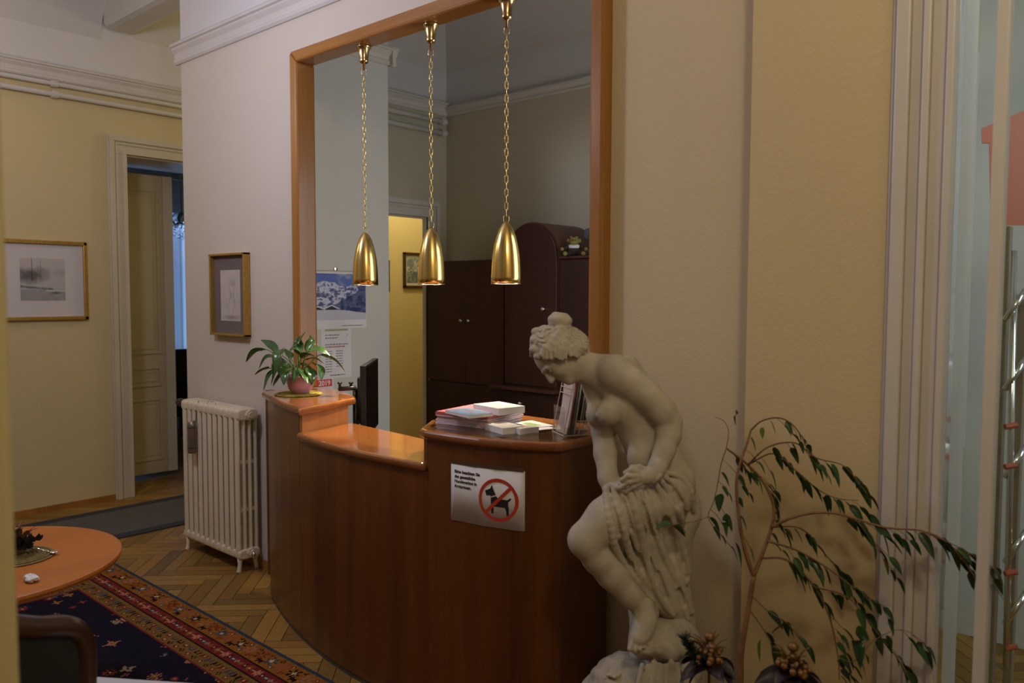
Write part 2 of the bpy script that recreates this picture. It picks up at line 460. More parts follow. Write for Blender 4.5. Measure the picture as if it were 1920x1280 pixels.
# office: wall with door to the corridor, back wall, right wall
wallbox('wall_office_left', M['wall_back'], (-4.985, -4.95, 4.475, 4.70, 0, CEIL), (-4.985, -4.95, 3.36, 4.475, 2.228, CEIL))
wallbox('wall_back', M['wall_back'], (XC, -.9, 4.70, 4.85, 0, CEIL))
wallbox('wall_office_right', M['wall_back'], (-1.0, -.9, 2.62, 3.0, 0, CEIL), (-1.0, -.9, 4.3, 4.70, 0, CEIL), (-1.0, -.9, 3.0, 4.3, 0, .9), (-1.0, -.9, 3.0, 4.3, 2.7, CEIL))
bm = nb(); box(bm, -.95, -.8995, 2.995, 4.25, .895, 2.705); struct('board_office_window', bm, M['white'])  # opaque white board added to close the opening; lets no daylight in
wallbox('wall_corridor_end', M['wall_hall'], (XH, XC, 6.9, 7.0, 0, CEIL))
wallbox('wall_corridor_right', M['wall_hall'], (XC, -4.9, 4.85, 7.0, 0, CEIL))
# unseen sides of the front room
wallbox('wall_rear', M['wall'], (-7, 1.1, -2.7, -2.6, 0, CEIL))
wallbox('wall_far_right', M['wall'], (1.0, 1.1, -2.6, 2.385, 0, CEIL))
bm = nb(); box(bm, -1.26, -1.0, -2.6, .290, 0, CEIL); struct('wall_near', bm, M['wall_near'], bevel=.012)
# ceilings
wallbox('ceiling', M['ceil'], (XH-.52, 1.1, -2.7, 7.0, CEIL, CEIL+.1))
bm = nb(); box(bm, XH, XC, 2.51, 2.747, 3.565, CEIL); struct('trim_2', bm, M['ceil'], bevel=.05)   # plastered beam across the hall
# coves
def cove(name, a, b, out, zt, R, mat):
    prof = [(0, zt)]
    prof += [(R-R*math.cos(t), zt-R+R*math.sin(t)) for t in np.linspace(0, PI/2, 12)]
    bm = nb(); molding(bm, [(p, z) for p, z in prof], a, b, out); return struct(name, bm, mat, smooth=False)
cove('trim_3', (XH, -2.6), (XH, 2.51), (1, 0), CEIL, .36, M['ceil'])
cove('trim_4', (XH, 2.747), (XH, 7.0), (1, 0), CEIL, .30, M['ceil'])
cove('trim_5', (-4.95, 3.36), (-4.95, 4.70), (1, 0), CEIL, .42, M['ceil'])
cove('trim_6', (-4.95, 4.70), (-1.0, 4.70), (0, -1), CEIL, .42, M['ceil'])
# picture rails / cornices
def rail_prof(z0, z1, p):
    h = z1-z0
    return [(0, z0), (p*.25, z0), (p*.45, z0+h*.10), (p*.45, z0+h*.22), (p*.30, z0+h*.28), (p*.42, z0+h*.5), (p*.75, z0+h*.68), (p*.75, z0+h*.76), (p, z0+h*.80), (p, z1-.012), (p*.8, z1), (0, z1)]
bm = nb(); pr = rail_prof(3.055, 3.185, .05)
molding(bm, pr, (XC-.05, YW), (-1.137, YW), (0, -1)); molding(bm, pr, (XC, YW-.0), (XC, 3.36), (-1, 0))
struct('trim_7', bm, M['white'])
bm = nb(); molding(bm, rail_prof(3.12, 3.235, .055), (XH, -2.6), (XH, 7.0), (1, 0)); struct('trim_8', bm, M['white'])
bm = nb(); pr = rail_prof(3.055, 3.165, .055)
molding(bm, pr, (-4.08, 2.56), (-4.08, 3.41), (1, 0)); molding(bm, pr, (-4.95, 3.36), (-4.03, 3.36), (0, 1))
struct('trim_9', bm, M['white'])
bm = nb(); pr = rail_prof(3.075, 3.185, .06)
molding(bm, pr, (-4.95, 3.36), (-4.95, 4.70), (1, 0)); molding(bm, rail_prof(3.075, 3.15, .045), (-4.95, 4.70), (-1.0, 4.70), (0, -1))
struct('trim_10', bm, M['white'])

# heating pipes below the cornices
def pipe(y0, y1, x, z, r, label, group, collars=(), lift=0.):
    t = thing('heating_pipe', label, 'pipe', (x, (y0+y1)/2, z), 0, group)
    bm = nb(); tube(bm, [(x, y0, z), (x, y1, z+lift)], r, 14); obj('pipe_run', bm, M['white'], t, smooth=True)
    for cy in collars:
        bm = nb(); tube(bm, [(x, cy-.022, z), (x, cy+.022, z)], r*1.5, 14); 
        box(bm, (XH if x < -6 else -4.95)+.0006, x, cy-.006, cy+.006, z-.008, z+.008)
        obj('collar', bm, M['white'], t, smooth=False)
pipe(-2.6, 6.9, XH+.042, 3.092, .017, 'upper white heating pipe directly under the hall cornice', 'hall heating pipes', (2.16,))
pipe(-2.6, 6.9, XH+.042, 3.018, .019, 'lower white heating pipe running along the yellow hall wall', 'hall heating pipes', (2.16,))
pipe(3.37, 4.66, -4.95+.045, 3.018, .020, 'upper white pipe under the cornice in the office corner', 'office heating pipes', (4.62,))
pipe(3.37, 4.66, -4.95+.045, 2.925, .020, 'lower white pipe above the office doorway', 'office heating pipes', (4.62,))

# baseboards
bm = nb(); box(bm, XH, XH+.015, -2.6, 2.54, 0, .045); struct('baseboard_left', bm, M['frame'])
bm = nb(); box(bm, XC, -4.05, YW-.012, YW, 0, .05); struct('baseboard_middle', bm, M['frameX'])

# ---- hall door: casing, reveal, fixed leaf
def casing(bm, axis, face, out, u0, u1, z1, w, d=.03):
    """moulded architrave around an opening u0..u1 up to z1 on plane axis=face"""
    steps = [(0, w, d*.5), (w*.08, w*.34, d), (w*.40, w*.52, d*.8), (w*.80, w, d*.75)]
    for a, b, dd in steps:
        for (p0, p1, q0, q1) in ((u0-w+a, u0-w+b, 0, z1+w-b), (u1+w-b, u1+w-a, 0, z1+w-b), (u0-w+a, u1+w-a, z1+w-b, z1+w-a)):
            f0, f1 = (face, face+out*dd) if out > 0 else (face+out*dd, face)
            if axis == 'X': box(bm, f0, f1, p0, p1, q0, q1)
            else: box(bm, p0, p1, f0, f1, q0, q1)
bm = nb(); casing(bm, 'X', XH, 1, DY0, DY1, DZ, .14, .035); struct('trim_11', bm, M['trimcream'], bevel=.003)
bm = nb(); box(bm, XH-.52, XH-.002, DY0, DY0+.012, 0, DZ); box(bm, XH-.52, XH-.002, DY1-.012, DY1, 0, DZ); box(bm, XH-.52, XH-.002, DY0, DY1, DZ-.012, DZ)
struct('trim_12', bm, M['doorpaint'])
XD = -6.88
dl = nb(); y0, y1 = 2.69, 3.235
box(dl, XD-.045, XD, y0, y1, .045, 2.60)
door1 = struct('door_1', dl, M['doorpaint'], bevel=.002)
def panel(bm, ya, yb, za, zb):
    for (a, b, c, d) in ((ya, ya+.022, za+.022, zb-.022), (yb-.022, yb, za+.022, zb-.022), (ya, yb, za, za+.022), (ya, yb, zb-.022, zb)):
        box(bm, XD-.002, XD+.012, a, b, c, d)
    for (a, b, c, d) in ((ya+.04, ya+.052, za+.052, zb-.052), (yb-.052, yb-.04, za+.052, zb-.052), (ya+.04, yb-.04, za+.04, za+.052), (ya+.04, yb-.04, zb-.052, zb-.04)):
        box(bm, XD-.002, XD+.006, a, b, c, d)
bm = nb()
for za, zb in ((1.08, 2.48), (.80, .97), (.16, .70)): panel(bm, y0+.075, y1-.10, za, zb)
struct('panel_moulding', bm, M['doorpaint'], parent=door1)
bm = nb(); box(bm, XD-.005, XD+.018, y1-.062, y1+.02, .045, 2.60); struct('meeting_stile', bm, M['trimcream'], bevel=.004, parent=door1)
# room seen through the half-open door
wallbox('wall_consulting_back', M['wall_pale'], (-9.3, -9.2, 1.5, 4.2, 0, .85), (-9.3, -9.2, 1.5, 4.2, 2.95, CEIL), (-9.3, -9.2, 1.5, 3.6, .85, 2.95), (-9.3, -9.2, 5.2, 6.5, 0, CEIL), (-9.3, -9.2, 4.2, 5.2, 0, .85), (-9.3, -9.2, 4.2, 5.2, 2.95, CEIL))
wallbox('wall_consulting_sides', M['wall_pale'], (-9.3, XH-.52, 1.4, 1.5, 0, CEIL), (-9.3, XH-.52, 6.5, 6.6, 0, CEIL))
wallbox('ceiling_consulting', M['ceil'], (-9.4, XH-.52, 1.4, 6.6, CEIL, CEIL+.1))

# ---- office doorway casing
bm = nb(); casing(bm, 'X', -4.95, 1, 3.51, 4.475, 2.228, .135, .035); struct('trim_13', bm, M['white'], bevel=.003)
bm = nb(); box(bm, -4.99, -4.951, 4.466, 4.475, 0, 2.228); box(bm, -4.99, -4.951, 3.37, 4.466, 2.216, 2.228); struct('trim_14', bm, M['white'])

# ---- wooden surround of the reception opening
FX0, FX1, FY0, FY1, FZ = -3.742, -1.722, 2.415, 2.535, 2.868
FW = .062
def bar(bm, x0, x1, z0, z1, kind):
    # bevelled front edge towards the opening
    box(bm, x0, x1, FY0, FY1, z0, z1)
XZ = Matrix(((1, 0, 0, 0), (0, 0, -1, 0), (0, 1, 0, 0), (0, 0, 0, 1)))
bm = nb(); prism(bm, [(FX0, 1.0905), (FX0+FW, 1.0905), (FX0+FW, FZ-FW), (FX0, FZ)], -FY1, -FY0, XZ); sl = struct('trim_15', bm, M['frame'], bevel=.012)
bm = nb(); prism(bm, [(FX1-FW, 0), (FX1, 0), (FX1, FZ), (FX1-FW, FZ-FW)], -FY1, -FY0, XZ); struct('trim_16', bm, M['frame'], bevel=.012)
bm = nb(); prism(bm, [(FX0+FW+.0005, FZ-FW), (FX1-FW-.0005, FZ-FW), (FX1-.0005, FZ), (FX0+.0005, FZ)], -FY1, -FY0, XZ); struct('trim_17', bm, M['frameX'], bevel=.012)

# ---- right-hand doorway: white casing, glazed screen
RY = 2.385
bm = nb()
for x0, x1, d in ((-.722, -.706, .012), (-.706, -.670, .040), (-.670, -.636, .028), (-.636, -.617, .046), (-.617, -.577, .034), (-.577, -.558, .052)):
    box(bm, x0, x1, RY-d, RY, 0, 3.0)
box(bm, -.722, .57, RY-.03, RY, 3.0, 3.16)
box(bm, .42, .57, RY-.03, RY, 0, 3.0)
struct('trim_18', bm, M['white'], bevel=.004)
bm = nb(); box(bm, -.575, -.566, RY+.001, 2.62, 0, 3.0); struct('trim_19', bm, M['white'])
# ================================================================ reception counter
FR = [(-3.695, 2.235), (-3.55, 2.180), (-3.41, 2.132), (-3.28, 2.092), (-3.14, 2.056), (-3.0, 2.026), (-2.85, 2.002), (-2.70, 1.987), (-2.55, 1.981), (-2.40, 1.984), (-2.25, 1.991), (-2.10, 2.001), (-1.95, 2.020), (-1.82, 2.058), (-1.685, 2.135)]
XR, XS = -1.685, -2.202
def fy(x):
    for (a, b), (c, d) in zip(FR[:-1], FR[1:]):
        if a <= x <= c: return b+(d-b)*(x-a)/(c-a)
    return FR[0][1] if x < FR[0][0] else FR[-1][1]
def arc(x0, x1, off=0., n=14):
    out = []
    for i in range(n+1):
        x = x0+(x1-x0)*i/n; e = .02
        sl = (fy(min(x+e, -1.685))-fy(max(x-e, -3.695)))/(min(x+e, -1.685)-max(x-e, -3.695))
        nx, ny = sl, -1.; l = math.hypot(nx, ny)
        out.append((x+nx/l*off, fy(x)+ny/l*off))
    return out
counter = thing('reception_counter', 'curved dark cherry wood reception counter with raised ends in the framed opening', 'counter', (-2.6, 2.2, 0))
ZT, ZR, ZM, TH = 1.09, 1.097, .972, .034
# curved front panel (low in the middle, tall at both ends)
def front(name, x0, x1, z1, thick=.03, z0=0.022, n=16):
    bm = nb(); a = arc(x0, x1, 0, n); b = arc(x0, x1, -thick, n)
    prism(bm, a+b[::-1], z0, z1); return obj(name, bm, M['counter'], counter, bevel=.002)
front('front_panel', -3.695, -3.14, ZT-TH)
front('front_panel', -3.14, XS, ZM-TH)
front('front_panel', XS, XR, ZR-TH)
bm = nb(); a = arc(-3.69, -1.69, -.004, 40); b = arc(-3.69, -1.69, -.03, 40); prism(bm, a+b[::-1], 0, .022)
obj('plinth', bm, mat_plain('plinth_grey', (.07, .06, .055, 1), .6), counter)
# end panels and step sides
bm = nb(); prism(bm, [(-1.715, 2.150), (XR, 2.134), (-1.680, 2.412), (-1.71, 2.412)], 0.0, ZR-TH); obj('end_panel', bm, M['counter'], counter, bevel=.002)
bm = nb(); box(bm, -1.702, -1.684, 2.134, 2.16, 0, ZR-TH); obj('corner_post', bm, M['counter'], counter, bevel=.006)
bm = nb(); box(bm, -4.035, -3.62, 2.425, 2.468, 0, ZT-TH); obj('wall_board', bm, M['counter'], counter, bevel=.002)
bm = nb(); prism(bm, [(-3.14, 2.058), (-3.115, 2.056), (-3.195, 2.372), (-3.225, 2.372)], ZM-.02, ZT-TH)
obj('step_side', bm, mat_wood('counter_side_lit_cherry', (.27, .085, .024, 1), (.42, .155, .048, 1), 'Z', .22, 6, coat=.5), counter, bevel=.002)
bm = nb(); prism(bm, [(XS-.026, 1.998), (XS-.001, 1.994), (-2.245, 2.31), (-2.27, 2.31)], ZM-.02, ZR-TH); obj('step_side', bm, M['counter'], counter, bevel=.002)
# tops: polished face, darker rounded edge
def top(name, poly, z1, mat, th=TH):
    bm = nb(); prism(bm, poly, z1-th, z1); o = obj(name, bm, mat, counter, bevel=.0145, seg=4)
    o.data.materials.append(M['cedge'])
    for f in o.data.polygons: f.material_index = 0 if f.normal.z > .9 else 1
    o.modifiers['bevel'].angle_limit = math.radians(60)
    return o
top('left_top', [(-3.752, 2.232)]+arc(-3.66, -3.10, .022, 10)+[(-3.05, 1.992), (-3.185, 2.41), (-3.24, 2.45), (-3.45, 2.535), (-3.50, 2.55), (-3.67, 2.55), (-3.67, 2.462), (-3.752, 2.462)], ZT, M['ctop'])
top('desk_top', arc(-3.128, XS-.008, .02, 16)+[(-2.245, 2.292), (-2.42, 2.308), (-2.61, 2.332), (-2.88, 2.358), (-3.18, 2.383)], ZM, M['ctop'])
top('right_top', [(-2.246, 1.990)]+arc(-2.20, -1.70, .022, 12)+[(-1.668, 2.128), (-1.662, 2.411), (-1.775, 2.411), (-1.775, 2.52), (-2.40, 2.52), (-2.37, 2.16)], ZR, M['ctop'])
bm = nb(); prism(bm, [(-2.215, 2.015)]+arc(-2.18, -1.725, -.004, 12)+[(-1.692, 2.145), (-1.686, 2.385), (-2.32, 2.385), (-2.31, 2.13)], ZR+.0005, ZR+.0065)
gl = obj('glass_plate', bm, M['glass'], counter, bevel=.001); gl['label'] = 'greenish clear glass plate'
# staff side: inner shelf carrying the screen
bm = nb(); prism(bm, [(-3.66, 2.58), (-1.78, 2.58), (-1.78, 3.2), (-4.05, 3.2), (-4.05, 2.6)], .70, .735); obj('inner_desk', bm, M['ctop'], counter, bevel=.004)
for x in (-4.0, -1.82):
    bm = nb(); box(bm, x-.015, x+.015, 2.62, 3.15, 0, .70); obj('desk_support', bm, M['counter'], counter)

# ---- paper notice on the counter front
def front_pt(x, z, off=.002):
    a = arc(x, x+.001, off, 1)[0]; return Vector((a[0], a[1], z))
sg = thing('paper_notice', 'white paper notice with red crossed-out dog taped to the counter front', 'sign', tuple(front_pt(-1.93, .82)))
SX0, SX1, SZ0, SZ1 = -2.085, -1.792, .780, .990
SLOPE = math.atan2(fy(SX1)-fy(SX0), SX1-SX0)
S0 = Vector((SX0, fy(SX0)-.006, 0)); exs = Vector((math.cos(SLOPE), math.sin(SLOPE), 0)); SW = (SX1-SX0)/math.cos(SLOPE)
def smtx(u, v, off):
    x = SX0+u*math.cos(SLOPE); sl = (fy(x+.06)-fy(x-.06))/.12
    ex = Vector((1, sl, 0)).normalized()
    o = Vector((x, fy(x), SZ0+v))+Vector((ex.y, -ex.x, 0))*(off+.0012)
    return frame_mtx(o, ex, (0, 0, 1))
bm = nb()
nU = 18
for k in range(nU+1):
    u = SW*k/nU; w = .0006+.0004*math.sin(k*.9)
    for v in (0, SZ1-SZ0): bm.verts.new(smtx(u, v+(-.004 if k == 0 else 0), w).translation)
bm.verts.ensure_lookup_table()
for k in range(nU): bm.faces.new([bm.verts[i] for i in (2*k, 2*k+2, 2*k+3, 2*k+1)])
sh = obj('sheet', bm, M['paper'], sg, smooth=True)
md = sh.modifiers.new('thick', 'SOLIDIFY'); md.thickness = .0006
SH = SZ1-SZ0
bm = nb(); [box(bm, SW*k/6, SW*(k+1)/6, SH-.002, SH+.012, -.0005, .0006, smtx(SW*(k+.5)/6, 0, .0018) @ Matrix.Translation((-SW*(k+.5)/6, 0, 0))) for k in range(6)]; obj('tape_strip', bm, mat_plain('brown_tape', (.10, .055, .03, 1), .3), sg)
def wrapped(name, txt, size, u0, v0, off, mat, bold=0.):
    o = text_mesh(name, txt, size, Matrix.Identity(4), mat, None, bold)
    inv = wmat(sg).inverted()
    for v in o.data.vertices: v.co = inv @ smtx(u0+v.co.x, v0+v.co.y, off+v.co.z).translation
    o.parent = sg
for i, s in enumerate(('Bitte beachten Sie', 'das gesetzliche', 'Hundeverbot in', 'Arztpraxen.')):
    wrapped('lettering', s, .0160, .017, SH-.034-i*.0178, .0014, M['ink'], .0004)
wrapped('small_print', 'www.', .0055, .016, .016, .0014, M['greyink'])
def bend(bm, u0, v0, off):
    for v in bm.verts: v.co = smtx(u0+v.co.x, v0+v.co.y, off+v.co.z).translation
cxs, cys, R1, R2 = SW*.685, SH*.475, .0765, .0645
ring = nb(); N = 48
vo = [ring.verts.new((R1*math.cos(2*PI*i/N), R1*math.sin(2*PI*i/N), 0)) for i in range(N)]; vi = [ring.verts.new((R2*math.cos(2*PI*i/N), R2*math.sin(2*PI*i/N), 0)) for i in range(N)]
for i in range(N): ring.faces.new((vo[i], vo[(i+1) % N], vi[(i+1) % N], vi[i]))
h = .0062
d = [ring.verts.new(p) for p in ((-.0497-h*.7, -.0497+h*.7, .0004), (-.0497+h*.7, -.0497-h*.7, .0004), (.0497+h*.7, .0497-h*.7, .0004), (.0497-h*.7, .0497+h*.7, .0004))]
ring.faces.new(d)
bmesh.ops.subdivide_edges(ring, edges=ring.edges[:], cuts=2, use_grid_fill=True); bend(ring, cxs, cys, .0024); obj('prohibition_ring', ring, M['red'], sg)
# dog silhouette
dog = [[(-.046, .026), (-.028, .034), (-.022, .047), (-.017, .031), (-.009, .016), (-.026, .009), (-.029, .013), (-.041, .010)],
       [(-.026, .005), (-.008, .0115), (.001, .004), (.030, .003), (.041, .011), (.045, .0075), (.034, -.004), (.034, -.018), (.036, -.022), (.036, -.046), (.028, -.046), (.027, -.030), (.022, -.022), (-.016, -.022), (-.016, -.044), (-.024, -.044), (-.025, -.020)]]
bm = nb()
for pl in dog:
    vs = [bm.verts.new((x*1.12, y*1.12, 0)) for x, y in pl]; f = bm.faces.new(vs)
bmesh.ops.triangulate(bm, faces=bm.faces[:])
bend(bm, cxs, cys, .0018); obj('dog_silhouette', bm, M['ink'], sg)

# ---- things on the counter
def block(bm, cx, cy, w, d, z0, z1, rz): box(bm, -w/2, w/2, -d/2, d/2, z0, z1, Matrix.Translation((cx, cy, 0)) @ Matrix.Rotation(rz, 4, 'Z'))
def kbox(name, c, w, d, z0, z1, rz, mat, parent, bev=.001):
    bm = nb(); block(bm, c[0], c[1], w, d, z0, z1, rz); return obj(name, bm, mat, parent, bevel=bev)
# pink booklets: a thick stack of the same booklet, cut edges pale
pinkm = mat_plain('pink_cover', (.62, .16, .17, 1), .5); pale = mat_plain('pale_page_edges', (.66, .52, .58, 1), .8)
ZG = ZR+.0066
t = thing('booklet_stack', 'thick stack of pink covered booklets lying on the raised counter end', 'booklets', (-2.16, 2.22, ZG))
RP = math.radians(8)
for i in range(8):
    z = ZG+i*.0058; off = rng.rand(3)*.008
    kbox('booklet', (-2.165+off[0], 2.225+off[1]), .245, .235, z, z+.0048, RP+off[2]*3, pale if i < 6 else pinkm, t, .0006)
    if i in (3, 6, 7): kbox('cover', (-2.165+off[0], 2.225+off[1]), .248, .238, z+.0048, z+.0056, RP+off[2]*3, pinkm, t, 0)
ZP = ZG+8*.0058
# small printed things
def printed(n, m, fn):
    U, V = np.meshgrid((np.arange(n)+.5)/n, (np.arange(m)+.5)/m); return fn(U, V)
def mixc(a, b, f): f = f[..., None]; return np.array(a)*(1-f)+np.array(b)*f
def white_pack(name, label, c, w, d, z0, h, rz, seed, group=None):
    t = thing(name, label, 'note pads', (c[0], c[1], z0), rz, group)
    bm = nb(); block(bm, c[0], c[1], w, d, z0, z0+h, rz); obj('pages', bm, M['paper'], t, bevel=.001)
    n = fbm(40, 30, 4, 3, seed); U, V = np.meshgrid(np.linspace(0, 1, 40), np.linspace(0, 1, 30))
    rgb = mixc((.78, .74, .66), (.75, .42, .10), np.clip((n-.45)*3*(np.exp(-((U-.35)**2+(V-.5)**2)*9)), 0, 1)*1.0)
    rgb = mixc((0, 0, 0), (1, 1, 1), np.zeros_like(U))+rgb; g = np.clip(1-np.hypot((U-.78)*2, V-.6)*5, 0, 1); rgb = rgb*(1-g[..., None])+np.array((.35, .48, .12))*g[..., None]
    m = Matrix.Translation((c[0], c[1], 0)) @ Matrix.Rotation(rz, 4, 'Z')
    color_sheet('printed_cover', m @ Vector((-w/2, -d/2, z0+h+.0006)), m.to_3x3() @ Vector((w, 0, 0)), m.to_3x3() @ Vector((0, d, 0)), 40, 30, rgb, M['attr_print'], t)
    return t
t = thing('booklet', 'slim blue booklet with a red picture lying on the pink stack', 'booklet', (-2.10, 2.10, ZP))
kbox('pages', (-2.105, 2.112), .165, .105, ZP, ZP+.012, math.radians(-12), M['paper'], t)
def bluec(U, V):
    n = fbm(U.shape[1], U.shape[0], 5, 3, 5); r = np.clip(1.2-np.hypot((U-.5)*1.5, (V-.55)*2)*4, 0, 1)*(n > .42)
    return mixc((.16, .27, .42), (.55, .08, .05), r)*(.8+.5*n[..., None])
mm = Matrix.Translation((-2.105, 2.112, 0)) @ Matrix.Rotation(math.radians(-12), 4, 'Z')
color_sheet('printed_cover', mm @ Vector((-.0825, -.0525, ZP+.0126)), mm.to_3x3() @ Vector((.165, 0, 0)), mm.to_3x3() @ Vector((0, .105, 0)), 48, 32, printed(48, 32, bluec), M['attr_print'], t)
white_pack('note_pad', 'white pad with orange print on top of the pink stack, farther back', (-2.075, 2.245), .165, .125, ZP, .026, math.radians(-10), 2, 'white note pads')
white_pack('note_pad', 'white pad lying on the glass in front of the pink stack', (-1.945, 2.135), .125, .09, ZG, .023, math.radians(-16), 4, 'white note pads')
t = white_pack('note_pad', 'small wrapped white pad right of the front pad, before the leaflets', (-1.872, 2.165), .055, .085, ZG, .021, math.radians(-12), 9, 'white note pads')
t = thing('leaflet', 'loose white leaflet with green print beside the brochure holder', 'leaflet', (-1.93, 2.31, ZG))
U, V = np.meshgrid(np.linspace(0, 1, 30), np.linspace(0, 1, 20)); rgb = mixc((.72, .72, .68), (.28, .42, .08), ((abs(U-.5) < .28) & (abs(V-.45) < .2)).astype(float))
mm = Matrix.Translation((-1.965, 2.315, 0)) @ Matrix.Rotation(math.radians(-14), 4, 'Z')
color_sheet('sheet', mm @ Vector((-.075, -.05, ZG+.003)), mm.to_3x3() @ Vector((.15, 0, 0)), mm.to_3x3() @ Vector((0, .1, 0)), 30, 20, rgb, M['attr_print'], t, .002)
bm = nb(); block(bm, -1.905, 2.285, .10, .08, ZG, ZG+.0012, math.radians(-14)); o = obj('leaflet', bm, M['paper']); tag(o, 'plain white leaflet half under the green printed one', 'leaflet')

# ---- acrylic brochure holder with brochures
HX, HY, HR = -1.738, 2.278, math.radians(-30)
hm = Matrix.Translation((HX, HY, ZG)) @ Matrix.Rotation(HR, 4, 'Z')
t = thing('brochure_holder', 'clear two-tier acrylic brochure holder on the glass near the statue head', 'holder', (HX, HY, ZG), HR)
def loc(p): return hm @ Vector(p)
wire = mat_plain('acrylic_bright_edge', (.62, .52, .42, 1), .2)
HWD = .052
bm = nb()
box(bm, -HWD, HWD, -.058, -.0565, 0, .10, hm); box(bm, -HWD, HWD, -.002, 0, .0, .21, hm); box(bm, -HWD, HWD, .058, .0595, .0, .235, hm); box(bm, -HWD, HWD, -.058, .0595, .0, .002, hm)
for s_ in (-1, 1): box(bm, s_*HWD-.0008, s_*HWD+.0008, -.058, .0595, .002, .03, hm)
obj('acrylic_shell', bm, M['acryl'], t)
for s_ in (-1, 1):
    bm = nb()
    for P in (((-.062, .001), (-.02, .205)), ((-.004, .002), (.030, .215)), ((.058, .001), (.052, .245)), ((-.062, .001), (.075, .001)), ((.030, .05), (.085, .003)), ((-.004, .05), (.030, .05))):
        tube(bm, [loc((s_*(HWD+.001), P[0][0], P[0][1])), loc((s_*(HWD+.001), P[1][0], P[1][1]))], .0017, 6)
    obj('side_edge', bm, wire, t)
for y, z in ((-.062, .002), (-.033, .145), (-.028, .165), (-.02, .205), (.022, .165), (.030, .215), (.052, .245), (-.004, .05)):
    bm = nb(); tube(bm, [loc((-HWD-.001, y, z)), loc((HWD+.001, y, z))], .0016, 6); obj('cross_edge', bm, wire, t)
bc = [((.62, .55, .52), 'white brochure'), ((.30, .08, .07), 'red'), ((.16, .17, .20), 'slate'), ((.5, .47, .5), 'white'), ((.07, .09, .06), 'dark green'), ((.22, .24, .20), 'grey'), ((.10, .12, .10), 'dark grey'), ((.45, .42, .42), 'pale grey')]
for i, (c, nm) in enumerate(bc):
    j = i % 4
    y = (-.050 if i < 4 else .002)+j*.0095; z0 = .004 if i < 4 else .052
    bm = nb(); N = 6
    lean = .030; bow = (.016 if i == 0 else .0); hgt = .195 if i < 4 else .185
    L, R_ = [], []
    for k in range(N+1):
        f = k/N; yy = y+lean*f+bow*math.sin(PI*f)*.4; zz = z0+hgt*f
        for lst, xx in ((L, -.047), (R_, .047)):
            lst.append((bm.verts.new(loc((xx, yy, zz))), bm.verts.new(loc((xx, yy+.0055, zz)))))
    for k in range(N):
        bm.faces.new((L[k][0], R_[k][0], R_[k+1][0], L[k+1][0])); bm.faces.new((L[k][1], L[k+1][1], R_[k+1][1], R_[k][1]))
        bm.faces.new((L[k][0], L[k+1][0], L[k+1][1], L[k][1])); bm.faces.new((R_[k][0], R_[k][1], R_[k+1][1], R_[k+1][0]))
    bm.faces.new((L[0][0], L[0][1], R_[0][1], R_[0][0])); bm.faces.new((L[N][0], R_[N][0], R_[N][1], L[N][1]))
    lab = ['white bowed brochure at the front of the holder, lower left tier', 'red brochure behind the white one in the lower tier of the holder', 'slate blue brochure third in the lower tier of the holder', 'white brochure at the back of the lower tier of the holder', 'dark green brochure at the front of the upper right tier', 'mid grey brochure second in the upper tier of the holder', 'dark grey brochure third in the upper tier of the holder', 'pale grey brochure at the back of the upper tier, nearest the statue'][i]
    tag(obj('brochure', bm, mat_plain('brochure_'+nm.replace(' ', '_'), c+(1,), .4)), lab, 'brochure', 'brochures in the acrylic holder')

